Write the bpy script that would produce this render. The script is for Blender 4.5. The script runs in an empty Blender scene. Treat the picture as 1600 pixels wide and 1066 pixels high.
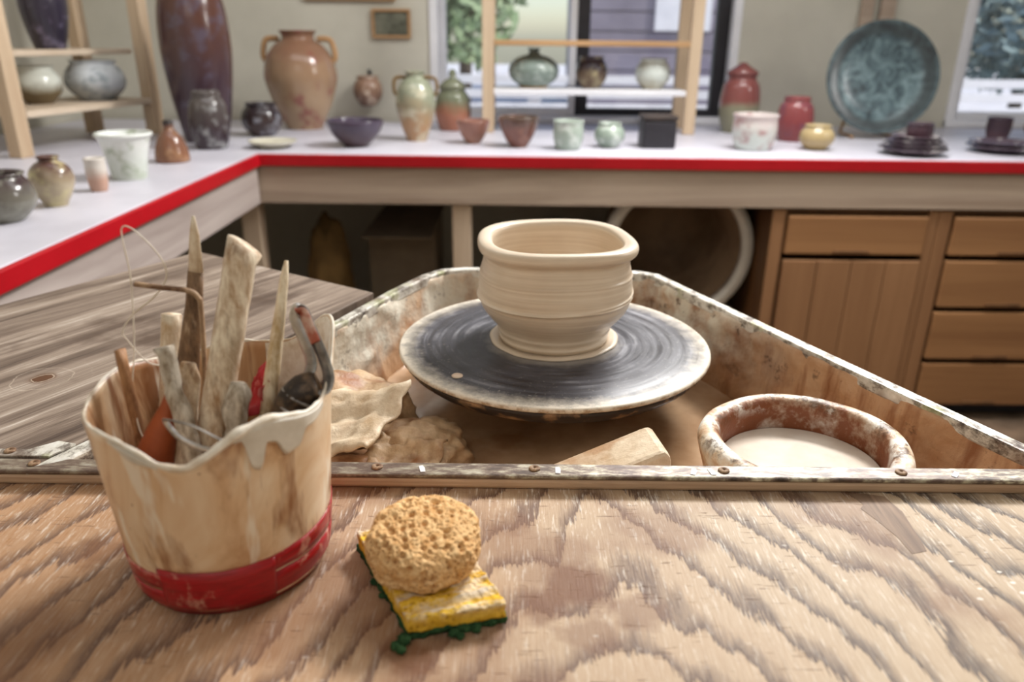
import bpy, bmesh, math, random
from mathutils import Vector, Matrix, noise
random.seed(7)
PI = math.pi
scn = bpy.context.scene
C = scn.collection

# ------------------------------------------------------------------ camera
F, EYE = 1200.0, 1.26
PITCH = math.atan((533 - 60) / F)
ROLL = math.radians(.6)
cam_d = bpy.data.cameras.new('camera'); cam = bpy.data.objects.new('camera', cam_d); C.objects.link(cam)
cam_d.sensor_width = 36.0; cam_d.lens = 36.0 * F / 1600.0
cam_d.clip_start = .02
cam.matrix_world = Matrix.Translation((0, 0, EYE)) @ Matrix.Rotation(PI / 2 - PITCH, 4, 'X') @ Matrix.Rotation(ROLL, 4, 'Z')
cam_d.dof.use_dof = True
cam_d.dof.focus_distance = .62
cam_d.dof.aperture_fstop = cam_d.lens / 1000 / .0052
scn.camera = cam

# ------------------------------------------------------------------ world, sun, lamps, exposure
world = bpy.data.worlds.new('world'); scn.world = world; world.use_nodes = True
wn = world.node_tree.nodes; wl = world.node_tree.links
bg = wn['Background']
sky = wn.new('ShaderNodeTexSky')
try:
    sky.sky_type = 'NISHITA'; sky.sun_disc = False; sky.sun_elevation = math.radians(48); sky.sun_rotation = math.radians(150)
except Exception: pass
wl.new(sky.outputs[0], bg.inputs[0]); bg.inputs[1].default_value = .16

def sun(name, energy, rot, ang, col=(1, 1, 1)):
    d = bpy.data.lights.new(name, 'SUN'); d.energy = energy; d.angle = ang; d.color = col
    o = bpy.data.objects.new(name, d); o.rotation_euler = rot; C.objects.link(o)
def area(name, loc, target, sx, sy, energy, col):
    d = bpy.data.lights.new(name, 'AREA'); d.shape = 'RECTANGLE'; d.size = sx; d.size_y = sy; d.energy = energy; d.color = col
    o = bpy.data.objects.new(name, d); C.objects.link(o)
    o.location = loc; o.rotation_euler = (Vector(target) - Vector(loc)).to_track_quat('-Z', 'Y').to_euler()
sun('sun', 4.2, (math.radians(42), 0, math.radians(70)), .02, (1, .96, .9))
area('lamp_over_back_windows', (.95, 2.2, 2.5), (0.05, .55, .95), .9, .3, 88, (1, .985, .96))
area('lamp_right_window', (2.6, 1.2, 2.1), (.1, .6, .95), .5, .5, 18, (1, .98, .95))
area('fill_light_front', (-.3, -.5, 2.62), (-.1, 1.2, .8), 1.6, 1.2, 9, (1, .98, .95))  # unseen fill, added to light the bench from the front
area('fill_light_display', (.2, 2.0, 2.62), (.2, 3.0, .9), 3.0, .8, 19, (.95, .96, 1))  # unseen fill, added to brighten the counter and its pots

scn.view_settings.view_transform = 'Standard'
scn.view_settings.look = 'None'
scn.view_settings.gamma = 1
scn.view_settings.use_curve_mapping = False
scn.view_settings.exposure = 0.0

# ------------------------------------------------------------------ node helpers
def S(r, g, b):
    f = lambda c: (c / 255 / 12.92) if c / 255 <= .04045 else ((c / 255 + .055) / 1.055) ** 2.4
    return (f(r), f(g), f(b), 1)
class NB:
    def __init__(s, name, rough=.6, spec=.4, metal=0):
        s.m = bpy.data.materials.new(name); s.m.use_nodes = True
        s.t = s.m.node_tree; s.p = s.t.nodes['Principled BSDF']
        s.p.inputs['Roughness'].default_value = rough; s.p.inputs['Specular IOR Level'].default_value = spec
        s.p.inputs['Metallic'].default_value = metal
        s.tc = s.t.nodes.new('ShaderNodeTexCoord'); s.o = s.tc.outputs['Object']
    def put(s, sock, v):
        if hasattr(v, 'is_linked') or isinstance(v, bpy.types.NodeSocket): s.t.links.new(v, sock)
        else: sock.default_value = v
    def math(s, op, a, b=0.0, c=0.0, clamp=False):
        n = s.t.nodes.new('ShaderNodeMath'); n.operation = op; n.use_clamp = clamp
        s.put(n.inputs[0], a); s.put(n.inputs[1], b); s.put(n.inputs[2], c); return n.outputs[0]
    def add(s, a, b): return s.math('ADD', a, b)
    def mul(s, a, b): return s.math('MULTIPLY', a, b)
    def map(s, v=None, scale=(1, 1, 1), rot=(0, 0, 0), loc=(0, 0, 0)):
        n = s.t.nodes.new('ShaderNodeMapping'); s.put(n.inputs[0], v or s.o)
        n.inputs['Scale'].default_value = scale; n.inputs['Rotation'].default_value = rot; n.inputs['Location'].default_value = loc
        return n.outputs[0]
    def noise(s, scale, v=None, detail=3, rough=.55, dist=0):
        n = s.t.nodes.new('ShaderNodeTexNoise'); s.put(n.inputs['Vector'], v or s.o)
        n.inputs['Scale'].default_value = scale; n.inputs['Detail'].default_value = detail
        n.inputs['Roughness'].default_value = rough; n.inputs['Distortion'].default_value = dist
        return n.outputs[0]
    def voro(s, scale, v=None, rnd=1):
        n = s.t.nodes.new('ShaderNodeTexVoronoi'); s.put(n.inputs['Vector'], v or s.o); n.inputs['Scale'].default_value = scale
        n.inputs['Randomness'].default_value = rnd; return n.outputs['Distance']
    def sep(s, v=None):
        n = s.t.nodes.new('ShaderNodeSeparateXYZ'); s.put(n.inputs[0], v or s.o); return n.outputs
    def comb(s, x, y, z):
        n = s.t.nodes.new('ShaderNodeCombineXYZ'); s.put(n.inputs[0], x); s.put(n.inputs[1], y); s.put(n.inputs[2], z); return n.outputs[0]
    def ramp(s, f, stops):
        n = s.t.nodes.new('ShaderNodeValToRGB'); s.put(n.inputs[0], f); e = n.color_ramp.elements
        while len(e) < len(stops): e.new(.5)
        for k, (p, c) in enumerate(stops):
            e[k].position = p; e[k].color = c if isinstance(c, tuple) else (c, c, c, 1)
        return n.outputs[0]
    def mix(s, f, a, b, mode='MIX'):
        n = s.t.nodes.new('ShaderNodeMix'); n.data_type = 'RGBA'; n.blend_type = mode
        s.put(n.inputs[0], f); s.put(n.inputs[6], a); s.put(n.inputs[7], b); return n.outputs[2]
    def col(s, v): s.put(s.p.inputs['Base Color'], v); return s
    def rough(s, v): s.put(s.p.inputs['Roughness'], v); return s
    def bump(s, h, strength=.3, dist=.002):
        n = s.t.nodes.new('ShaderNodeBump'); s.put(n.inputs['Height'], h); n.inputs['Strength'].default_value = strength
        n.inputs['Distance'].default_value = dist
        old = s.p.inputs['Normal']
        if old.is_linked: s.t.links.new(old.links[0].from_socket, n.inputs['Normal'])
        s.t.links.new(n.outputs[0], old); return s

def simple(name, a, b, scale=30, rough=.6, lo=.35, hi=.65, vec_scale=(1, 1, 1), bump=0, spec=.4, metal=0, bd=.001):
    n = NB(name, rough, spec, metal)
    v = n.map(scale=vec_scale)
    k = n.noise(scale, v, 5, .6)
    n.col(n.ramp(k, [(lo, a), (hi, b)]))
    if bump: n.bump(k, bump, bd)
    return n.m
def wood(name, a, b, axis='X', k=1.0, rough=.6, spec=.3):
    """straight-grained timber, long in the given axis"""
    n = NB(name, rough, spec)
    sc = {'X': (1.5, 30, 30), 'Y': (30, 1.5, 30), 'Z': (30, 30, 1.5)}[axis]
    v = n.map(scale=tuple(q * k for q in sc))
    g = n.noise(1, v, 6, .65, .6)
    big = n.noise(2.5 * k, None, 2)
    n.col(n.ramp(n.add(n.mul(g, .75), n.mul(big, .25)), [(.3, a), (.62, b)]))
    n.bump(g, .25, .001)
    return n.m
def glaze(name, a, b, z0, z1, speck=None, rough=.18, sc=12):
    """thrown pot glaze: colour a below, colour b above, running into each other"""
    def dull(c): q = .3 * c[0] + .55 * c[1] + .15 * c[2]; return tuple(.72 * v + .28 * q for v in c[:3]) + (1,)
    a, b = dull(a), dull(b); speck = speck and dull(speck)
    n = NB(name, rough, .5)
    z = n.sep()[2]
    t = n.math('DIVIDE', n.math('SUBTRACT', z, z0), z1 - z0)
    t = n.add(t, n.mul(n.math('SUBTRACT', n.noise(sc, None, 4), .5), 1.3))
    c = n.ramp(t, [(.15, a), (.85, b)])
    if speck: c = n.mix(n.ramp(n.noise(sc * 2.2, None, 3), [(.52, 0.0), (.66, .8)]), c, speck)
    n.col(c); return n.m

M = {}
# ---- plywood work board: rotary cut grain in nested pointed waves
def board_mat():
    n = NB('plywood_board', .55, .3)
    X, Y, Z = n.sep()
    dx = n.math('SUBTRACT', X, .062)
    ax = n.math('SQRT', n.add(n.mul(dx, dx), .0004))
    big = n.math('SUBTRACT', n.noise(9, n.map(scale=(1, .55, 1)), 3, .5), .5)
    mid = n.math('SUBTRACT', n.noise(30, n.map(scale=(1.6, .5, 1)), 4, .6), .5)
    fib = n.math('SUBTRACT', n.noise(1, n.map(scale=(900, 28, 1)), 3, .6), .5)
    Fd = n.add(n.mul(ax, 2.0), Y)
    Fd = n.add(Fd, n.mul(big, .24)); Fd = n.add(Fd, n.mul(mid, .07)); Fd = n.add(Fd, n.mul(fib, .034))
    saw = n.math('FRACT', n.mul(Fd, 16.0))
    band = n.ramp(saw, [(0, 1.0), (.05, .95), (.26, .5), (.42, .1), (.965, 0.0), (.98, 1.0)])
    fibl = n.noise(1, n.map(scale=(1300, 40, 1)), 3, .7)
    # early wood is warm to the left and paler to the right
    side = n.ramp(n.add(n.mul(X, 1.3), n.mul(n.noise(6, None, 2), .7)), [(.0, S(170, 124, 84)), (.55, S(180, 156, 128))])
    light = n.mix(n.ramp(fibl, [(.35, 0.0), (.75, .5)]), side, S(216, 198, 174))
    dark = n.mix(n.ramp(fibl, [(.42, 0.0), (.72, .75)]), S(74, 61, 54), S(134, 118, 104))
    dark = n.mix(n.ramp(X, [(.0, .55), (.25, 0.0)]), dark, S(128, 92, 70))
    c = n.mix(band, light, dark)
    # short cross checks in the veneer
    cr = n.noise(1, n.map(scale=(55, 620, 1)), 2, .5)
    crm = n.mul(n.ramp(cr, [(.66, 0.0), (.70, 1.0)]), n.ramp(n.noise(11, None, 2), [(.40, 0.0), (.55, 1.0)]))
    c = n.mix(n.mul(crm, .75), c, S(92, 58, 36))
    # scuffed white clay smears near the pan and specks
    wh = n.noise(1, n.map(scale=(420, 50, 1), rot=(0, 0, .2)), 5, .7)
    whm = n.mul(n.ramp(wh, [(.55, 0.0), (.68, .9)]), n.ramp(Y, [(.30, .35), (.47, .9)]))
    c = n.mix(whm, c, S(240, 232, 220))
    sp = n.mul(n.ramp(n.voro(70, n.map(scale=(1, 1.6, 1))), [(.10, 1.0), (.16, 0.0)]), n.ramp(n.noise(9, n.map(loc=(3, 1, 0)), 2), [(.56, 0.0), (.66, 1.0)]))
    c = n.mix(n.mul(sp, .8), c, S(242, 236, 226))
    # brown water stains, plus brown blobs by the sponge and bucket
    st = n.ramp(n.noise(10, n.map(loc=(5.2, 1.7, 0)), 3, .5), [(.54, 0.0), (.63, .65)])
    c = n.mix(n.mul(st, .75), c, S(120, 78, 50))
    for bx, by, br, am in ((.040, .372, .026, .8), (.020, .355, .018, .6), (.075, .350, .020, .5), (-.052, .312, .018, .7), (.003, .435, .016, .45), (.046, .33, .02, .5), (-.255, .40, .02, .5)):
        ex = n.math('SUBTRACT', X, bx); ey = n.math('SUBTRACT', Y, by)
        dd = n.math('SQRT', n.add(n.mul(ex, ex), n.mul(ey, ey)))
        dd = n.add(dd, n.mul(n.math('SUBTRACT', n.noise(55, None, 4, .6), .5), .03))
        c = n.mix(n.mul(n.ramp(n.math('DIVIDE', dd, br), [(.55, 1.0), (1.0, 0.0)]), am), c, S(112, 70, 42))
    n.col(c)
    n.bump(n.math('SUBTRACT', n.add(n.mul(band, .4), n.mul(fibl, .35)), crm), .45, .0012)
    return n.m
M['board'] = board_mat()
def deck_mat():
    n = NB('weathered_deck', .6, .3)
    v = n.map(rot=(0, 0, math.radians(-30)))        # grain runs along local y of the panel
    v1 = n.map(n.map(rot=(0, 0, math.radians(30))), scale=(34, 2.6, 1))
    g = n.noise(1, v1, 6, .68, .9)
    f2 = n.noise(1, n.map(n.map(rot=(0, 0, math.radians(30))), scale=(420, 12, 1)), 3, .7)
    c = n.ramp(n.add(n.mul(g, .72), n.mul(f2, .28)), [(.32, S(72, 58, 50)), (.45, S(116, 100, 88)), (.56, S(150, 134, 120)), (.70, S(206, 194, 182))])
    X, Y, Z = n.sep()
    # a knot
    kx = n.math('SUBTRACT', X, -.4257); ky = n.math('SUBTRACT', Y, .6335)
    d = n.math('SQRT', n.add(n.mul(kx, kx), n.mul(ky, ky)))
    d = n.add(d, n.mul(n.math('SUBTRACT', n.noise(60), .5), .012))
    c = n.mix(n.ramp(d, [(.008, 1.0), (.013, 0.0)]), c, S(92, 60, 38))
    ring = n.ramp(n.math('FRACT', n.mul(d, 60)), [(.0, .0), (.45, .0), (.5, .6), (.55, 0.0)])
    c = n.mix(n.mul(ring, n.ramp(d, [(.012, 1.0), (.045, 0.0)])), c, S(220, 205, 185))
    dirt = n.ramp(n.noise(12, n.map(loc=(2, 2, 0)), 4), [(.56, 0.0), (.7, .7)])
    c = n.mix(dirt, c, S(78, 60, 48))
    n.col(c); n.bump(n.add(g, f2), .35, .001); return n.m
M['deck'] = deck_mat()
def pan_mat():
    n = NB('slip_crusted_pan', .5, .4)
    X, Y, Z = n.sep()
    big = n.noise(9, None, 5, .6, .4); fine = n.noise(60, None, 5, .65)
    drip = n.noise(1, n.map(scale=(28, 28, 5)), 4, .6)
    c = n.ramp(big, [(.32, S(142, 94, 58)), (.48, S(190, 146, 108)), (.66, S(212, 176, 142))])
    c = n.mix(n.ramp(drip, [(.54, 0.0), (.66, .85)]), c, S(138, 84, 48))
    # pale dried slip crust high on the left and back walls
    up = n.ramp(n.add(Z, n.mul(n.math('SUBTRACT', n.noise(20, None, 4), .5), .06)), [(.895, .0), (.925, 1.0)])
    left = n.ramp(n.math('SUBTRACT', .2, X), [(.0, 0.0), (.14, 1.0)])
    back = n.ramp(Y, [(.72, 0.0), (.86, 1.0)])
    pale = n.mul(n.mul(up, n.math('MAXIMUM', left, back)), n.ramp(n.noise(14, n.map(loc=(1, 4, 2)), 5, .65), [(.36, 0.0), (.56, .95)]))
    c = n.mix(pale, c, S(226, 220, 204))
    spots = n.mul(n.ramp(n.noise(42, n.map(loc=(8, 1, 3)), 5, .7), [(.58, 0.0), (.66, 1.0)]), n.ramp(Z, [(.90, .35), (.965, 1.0)]))
    c = n.mix(n.mul(spots, .85), c, S(84, 60, 44))
    low = n.ramp(Z, [(.872, 1.0), (.90, 0.0)])
    c = n.mix(n.mul(low, .8), c, S(164, 120, 82))
    n.col(c); n.rough(n.ramp(Z, [(.875, .22), (.9, .55)]))
    n.bump(big, .5, .01); n.bump(fine, .6, .003); return n.m
M['pan'] = pan_mat()
def rim_mat():
    n = NB('worn_painted_metal', .38, .5, .25)
    a = n.noise(55, n.map(scale=(1, .6, 1)), 5, .7); b = n.noise(16, n.map(loc=(4, 2, 1)), 3)
    c = n.ramp(a, [(.34, S(82, 72, 68)), (.42, S(150, 142, 132)), (.49, S(218, 214, 204)), (.65, S(240, 238, 232))])
    c = n.mix(n.ramp(b, [(.55, 0.0), (.66, .6)]), c, S(112, 82, 62))
    c = n.mix(n.ramp(n.noise(30, n.map(loc=(1, 9, 1)), 4), [(.56, 0.0), (.64, .5)]), c, S(176, 180, 130))
    n.col(c); n.bump(a, .5, .002); return n.m
M['rim'] = rim_mat()
def strip_mat():
    n = NB('front_metal_strip', .42, .5, .2)
    a = n.noise(1, n.map(scale=(60, 190, 60)), 5, .7)
    X = n.sep()[0]
    b = n.noise(1, n.map(scale=(22, 60, 22), loc=(2, 3, 1)), 4, .6)
    c = n.ramp(a, [(.36, S(58, 48, 42)), (.48, S(118, 102, 90)), (.60, S(200, 194, 170)), (.72, S(232, 230, 216))])
    c = n.mix(n.ramp(b, [(.5, 0.0), (.62, .7)]), c, S(98, 76, 66))
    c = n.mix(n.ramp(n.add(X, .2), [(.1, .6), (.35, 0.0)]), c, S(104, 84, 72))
    n.col(c); n.bump(a, .4, .0012); return n.m
M['strip'] = strip_mat()
M['lip'] = wood('front_lip_wood', S(132, 98, 74), S(206, 178, 150), 'X', 3)
M['frame'] = wood('frame_wood', S(110, 86, 64), S(168, 140, 110), 'Z', 2)
def bat_mat():
    n = NB('slip_smeared_bat', .45, .4)
    X, Y, Z = n.sep()
    r = n.math('SQRT', n.add(n.mul(X, X), n.mul(Y, Y)))
    an = n.math('ARCTAN2', Y, X)
    ringv = n.comb(n.mul(r, 150), n.mul(n.math('SINE', an), 1.1), n.mul(n.math('COSINE', an), 1.1))
    rings = n.noise(1, ringv, 4, .6)
    big = n.noise(18, None, 4, .6)
    c = n.ramp(n.add(n.mul(rings, .65), n.mul(big, .35)), [(.36, S(44, 42, 46)), (.54, S(78, 77, 84)), (.68, S(142, 142, 148)), (.8, S(196, 196, 198))])
    rn = n.add(r, n.mul(n.math('SUBTRACT', n.noise(70, None, 6, .72), .5), .035))
    c = n.mix(n.ramp(rn, [(.146, 0.0), (.160, .5), (.168, 1.0)]), c, S(228, 218, 202))
    c = n.mix(n.ramp(n.add(r, n.mul(n.math('SUBTRACT', n.noise(50, n.map(loc=(3, 3, 3)), 4), .5), .02)), [(.066, .75), (.078, .0)]), c, S(150, 144, 138))
    fleck = n.ramp(n.noise(230, None, 3, .7), [(.62, 0.0), (.72, .6)])
    c = n.mix(n.mul(fleck, n.ramp(r, [(.09, .1), (.15, 1.0)])), c, S(206, 198, 186))
    # specks dried on the edge
    side = n.ramp(n.mul(Z, -100), [(.05, 0.0), (.2, 1.0)])
    c = n.mix(side, c, n.ramp(n.noise(60, None, 5, .7), [(.4, S(170, 142, 112)), (.55, S(226, 214, 196))]))
    n.col(c); n.rough(n.ramp(rings, [(.35, .3), (.65, .55)])); n.bump(rings, .25, .0008); return n.m
M['bat'] = bat_mat()
M['wheelhead'] = simple('dirty_wheel_head', S(52, 42, 36), S(168, 132, 96), 38, .5, .50, .66, bump=.3)
M['pin'] = simple('pin_slip', S(214, 186, 160), S(236, 216, 196), 60, .5)
def clay_mat():
    n = NB('wet_thrown_clay', .33, .5)
    X, Y, Z = n.sep()
    ring = n.noise(1, n.comb(n.mul(X, 5), n.mul(Y, 5), n.mul(Z, 420)), 4, .6)
    c = n.ramp(n.add(n.mul(ring, .6), n.mul(n.noise(14, None, 3), .4)), [(.35, S(206, 186, 162)), (.62, S(228, 213, 193))])
    n.col(c); n.bump(ring, .18, .0008); return n.m
M['clay'] = clay_mat()
def scrap_mat(name, a, b, d):
    n = NB(name, .5, .4)
    k = n.noise(34, None, 5, .65); f = n.noise(150, None, 4, .7)
    c = n.ramp(k, [(.34, a), (.62, b)])
    c = n.mix(n.ramp(n.noise(22, n.map(loc=(4, 4, 1)), 3), [(.55, 0.0), (.68, .7)]), c, d)
    n.col(c); n.bump(k, .5, .004); n.bump(f, .5, .0015); return n.m
M['scrap'] = scrap_mat('clay_scrap', S(150, 112, 76), S(206, 176, 140), S(146, 84, 46))
M['scrap_pale'] = scrap_mat('pale_clay_scrap', S(188, 160, 126), S(226, 208, 182), S(172, 130, 92))
M['scrap_dark'] = scrap_mat('wet_brown_clay', S(128, 84, 52), S(178, 134, 94), S(96, 58, 34))
def slippot_mat():
    n = NB('crusty_slip_pot', .45, .45)
    X, Y, Z = n.sep()
    k = n.noise(26, None, 5, .68); f = n.noise(90, None, 4, .7)
    inner = S(128, 72, 40)
    r = n.math('SQRT', n.add(n.mul(X, X), n.mul(Y, Y)))
    c = n.mix(n.ramp(n.add(r, n.mul(n.math('SUBTRACT', k, .5), .025)), [(.0675, 0.0), (.0725, 1.0)]), inner, n.ramp(k, [(.36, S(196, 152, 112)), (.5, S(226, 204, 176)), (.62, S(246, 241, 230))]))
    tp = n.ramp(Z, [(.068, 0.0), (.082, 1.0)])
    c = n.mix(n.mul(tp, n.ramp(n.noise(40, n.map(loc=(2, 5, 1)), 5, .7), [(.52, 0.0), (.60, .95)])), c, S(92, 66, 46))
    c = n.mix(n.mul(tp, n.ramp(n.noise(36, n.map(loc=(7, 5, 1)), 5, .7), [(.52, 0.0), (.6, .9)])), c, S(246, 244, 236))
    n.col(c); n.bump(k, .5, .004); n.bump(f, .5, .002); return n.m
M['slippot'] = slippot_mat()
M['slip'] = simple('liquid_slip', S(222, 208, 192), S(238, 228, 216), 14, .12, .4, .6, spec=.5)
M['puddle'] = simple('brown_slip_puddle', S(146, 108, 76), S(190, 156, 122), 9, .14, .38, .62, spec=.5)
def bucket_mat():
    n = NB('stained_cream_plastic', .36, .45)
    X, Y, Z = n.sep()
    a = n.noise(16, n.map(scale=(1, 1, .6)), 5, .6, .8); b = n.noise(1, n.map(scale=(46, 46, 9), loc=(2, 3, 1)), 4, .6, .5)
    c = n.ramp(a, [(.34, S(186, 140, 98)), (.46, S(220, 186, 148)), (.62, S(238, 218, 190))])
    c = n.mix(n.ramp(b, [(.54, 0.0), (.66, .85)]), c, S(138, 84, 46))
    c = n.mix(n.ramp(n.noise(1, n.map(scale=(60, 60, 12), loc=(6, 1, 1)), 3), [(.60, 0.0), (.66, .7)]), c, S(240, 230, 212))
    sp = n.ramp(n.voro(120), [(.07, 1.0), (.12, 0.0)])
    c = n.mix(n.mul(sp, n.ramp(n.noise(20, n.map(loc=(9, 1, 1)), 2), [(.55, 0.0), (.62, .9)])), c, S(150, 100, 66))
    n.col(c); n.bump(a, .2, .002); return n.m
M['bucket'] = bucket_mat()
def tape_mat():
    n = NB('red_tape', .32, .5)
    a = n.noise(1, n.map(scale=(70, 70, 700)), 4, .7); b = n.noise(40, n.map(loc=(3, 1, 2), scale=(1, 1, .7)), 5, .7)
    c = n.ramp(a, [(.35, S(136, 12, 20)), (.6, S(172, 20, 30))])
    c = n.mix(n.ramp(b, [(.57, 0.0), (.66, .75)]), c, S(218, 170, 146))
    n.col(c); n.bump(a, .2, .0006); return n.m
M['tape'] = tape_mat()
M['crust'] = simple('dried_slip_crust', S(206, 188, 164), S(240, 232, 218), 70, .5, .36, .6, bump=.5)
M['drip'] = simple('pale_slip_drip', S(198, 188, 172), S(222, 214, 200), 40, .3, .35, .65)
def stick_mat(name, a, b, d, amt=.5, scale=60, rough=.6, bump=.5):
    n = NB(name, rough, .3)
    scale *= 2.6
    k = n.noise(scale, n.map(scale=(1, 1, .3)), 6, .7)
    c = n.ramp(k, [(.34, a), (.62, b)])
    c = n.mix(n.ramp(n.noise(scale * .6, n.map(loc=(2, 2, 5), scale=(1, 1, .3)), 4), [(amt, 0.0), (amt + .12, .8)]), c, d)  # stains that also put highlight and shadow contrast into the colour
    n.col(c); n.bump(k, bump, .0015); n.bump(n.noise(300, None, 3), bump * .7, .0008); return n.m
M['dowel'] = stick_mat('clay_coated_wood', S(170, 134, 98), S(238, 224, 200), S(128, 92, 62), .54)
M['palestick'] = stick_mat('pale_wood', S(188, 156, 118), S(238, 226, 204), S(128, 88, 54), .56)
M['knife'] = stick_mat('stained_blade', S(70, 50, 36), S(140, 110, 82), S(214, 190, 160), .56)
M['crusty'] = stick_mat('crusty_grey_stick', S(140, 122, 100), S(216, 206, 190), S(112, 92, 70), .55, 90, .7, 1.0)
M['brownstick'] = stick_mat('brown_stick', S(112, 72, 44), S(176, 130, 90), S(216, 190, 156), .6)
M['rust'] = stick_mat('rusty_rod', S(110, 80, 56), S(182, 152, 120), S(92, 58, 36), .52)
M['point'] = stick_mat('bone_stick', S(190, 160, 116), S(240, 226, 200), S(96, 64, 38), .60)
M['terracotta'] = simple('terracotta_handle', S(142, 68, 36), S(172, 90, 52), 40, .5, bump=.2)
M['wire'] = simple('wire', S(206, 190, 166), S(240, 230, 214), 60, .45)
M['steel'] = simple('bent_steel_band', S(96, 92, 90), S(196, 194, 192), 40, .3, .35, .65, metal=.75)
M['redsteel'] = simple('rust_red_steel', S(176, 96, 76), S(214, 186, 170), 70, .4, .42, .6, metal=.3)
M['blackgrip'] = simple('dark_wrapped_grip', S(44, 34, 28), S(140, 112, 84), 46, .5, .44, .62, bump=.4)
M['redcloth'] = simple('red_plastic_rib', S(168, 26, 34), S(226, 150, 140), 50, .5, .48, .64, bump=.3)
def sponge_mat(name, a, b, d, scale, extra=None):
    n = NB(name, .95, .1)
    v = n.voro(scale); k = n.noise(scale * .5, None, 5, .7)
    c = n.ramp(k, [(.34, a), (.62, b)])
    c = n.mix(n.ramp(v, [(.12, .85), (.34, 0.0)]), c, d)  # puts the shade of the pores into the colour
    if extra: c = extra(n, c)
    n.col(c); n.bump(v, .6, .0012); n.bump(n.noise(scale * 2.5, None, 3), .7, .0008); return n.m
M['natsponge'] = sponge_mat('tan_sponge', S(206, 156, 100), S(232, 196, 146), S(150, 96, 50), 320)
def yellow_extra(n, c):
    X, Y, Z = n.sep()
    k = n.noise(1, n.map(n.map(loc=(.06, -.36, 0), rot=(0, 0, math.radians(-22))), scale=(60, 170, 10)), 4, .65)
    top = n.ramp(Z, [(.9685, 0.0), (.9705, 1.0)])
    return n.mix(n.mul(top, n.ramp(k, [(.44, 0.0), (.56, .95)])), c, S(232, 218, 200))
M['yellow'] = sponge_mat('yellow_cellulose', S(206, 158, 40), S(234, 192, 74), S(160, 112, 24), 260, yellow_extra)
M['scrub'] = sponge_mat('green_scrub_pad', S(34, 62, 40), S(66, 98, 62), S(20, 40, 26), 400)
M['patch'] = wood('patch_wood', S(84, 64, 52), S(150, 124, 102), 'Y', 5)

# background materials
M['wall'] = simple('painted_wall', S(190, 186, 172), S(200, 196, 182), 4, .8)
M['ceil'] = simple('ceiling_paint', S(205, 203, 196), S(215, 212, 205), 3, .9)
M['floor'] = simple('dusty_floor', S(84, 68, 54), S(128, 106, 86), 7, .7, bump=.1)
M['white'] = simple('white_paint', S(222, 222, 226), S(234, 234, 238), 5, .5)
M['clothtop'] = simple('white_counter_top', S(192, 190, 200), S(208, 206, 216), 5, .4)
M['red'] = simple('red_edge_band', S(164, 8, 22), S(178, 14, 28), 6, .4)
M['apron'] = wood('apron_wood', S(142, 122, 106), S(190, 172, 154), 'X', .5)
M['aprony'] = wood('apron_wood_side', S(136, 122, 116), S(180, 168, 162), 'Y', .5)
M['post'] = wood('pale_post', S(176, 152, 128), S(210, 190, 166), 'Z', .6)
M['pine'] = wood('pine_rack', S(176, 150, 122), S(206, 184, 156), 'Z', .6)
M['pinex'] = wood('pine_shelf', S(186, 166, 142), S(216, 200, 180), 'Y', .6)
M['brownrail'] = wood('brown_rail', S(150, 112, 74), S(188, 150, 108), 'X', .6)
M['cab'] = wood('cabinet_wood', S(122, 84, 54), S(158, 116, 78), 'X', .35, .45)
M['cabz'] = wood('cabinet_wood_upright', S(122, 86, 58), S(156, 116, 82), 'Z', .35, .45)
M['cabframe'] = wood('cabinet_frame', S(84, 58, 38), S(120, 84, 54), 'Z', .4, .5)
M['dark'] = simple('dark_frame', S(34, 32, 36), S(46, 44, 50), 8, .5)

# ------------------------------------------------------------------ mesh helpers
def obj(name, verts, faces, m, parent=None, smooth=True):
    me = bpy.data.meshes.new(name); me.from_pydata([tuple(v) for v in verts], [], faces); me.update()
    bm = bmesh.new(); bm.from_mesh(me); bmesh.ops.recalc_face_normals(bm, faces=bm.faces); bm.to_mesh(me); bm.free()
    if smooth: me.polygons.foreach_set('use_smooth', [True] * len(me.polygons))
    o = bpy.data.objects.new(name, me); C.objects.link(o)
    if m: me.materials.append(M[m] if isinstance(m, str) else m)
    if parent: hang(o, parent)
    return o
def world_loc(o):
    v = Vector((0, 0, 0))
    while o: v += o.location; o = o.parent
    return v
def hang(o, parent):
    """make o (meshed in world coordinates or placed there) a child without moving it"""
    o.location = o.location - world_loc(parent); o.parent = parent
def thing(name, label, cat, loc=(0, 0, 0), group=None):
    o = bpy.data.objects.new(name, None); C.objects.link(o); o.location = loc; o.empty_display_size = .05
    return tag(o, label, cat, group)
def tag(o, label, cat, group=None):
    o['label'] = label; o['category'] = cat
    if group: o['group'] = group
    return o
def lab(o, label): o['label'] = label; return o
def struct(o): o['kind'] = 'structure'; return o
def stuff(o): o['kind'] = 'stuff'; return o
def box(name, x0, x1, y0, y1, z0, z1, m, parent=None, bev=.003, seg=2):
    bm = bmesh.new(); bmesh.ops.create_cube(bm, size=1)
    for v in bm.verts: v.co = Vector(((x0 + x1) / 2 + v.co.x * (x1 - x0), (y0 + y1) / 2 + v.co.y * (y1 - y0), (z0 + z1) / 2 + v.co.z * (z1 - z0)))
    b = min(bev, .45 * min(x1 - x0, y1 - y0, z1 - z0))
    if b > 0: bmesh.ops.bevel(bm, geom=bm.edges[:], offset=b, segments=seg, affect='EDGES', profile=.5)
    me = bpy.data.meshes.new(name); bm.to_mesh(me); bm.free(); me.materials.append(M[m])
    o = bpy.data.objects.new(name, me); C.objects.link(o)
    if parent: hang(o, parent)
    return o
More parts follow.
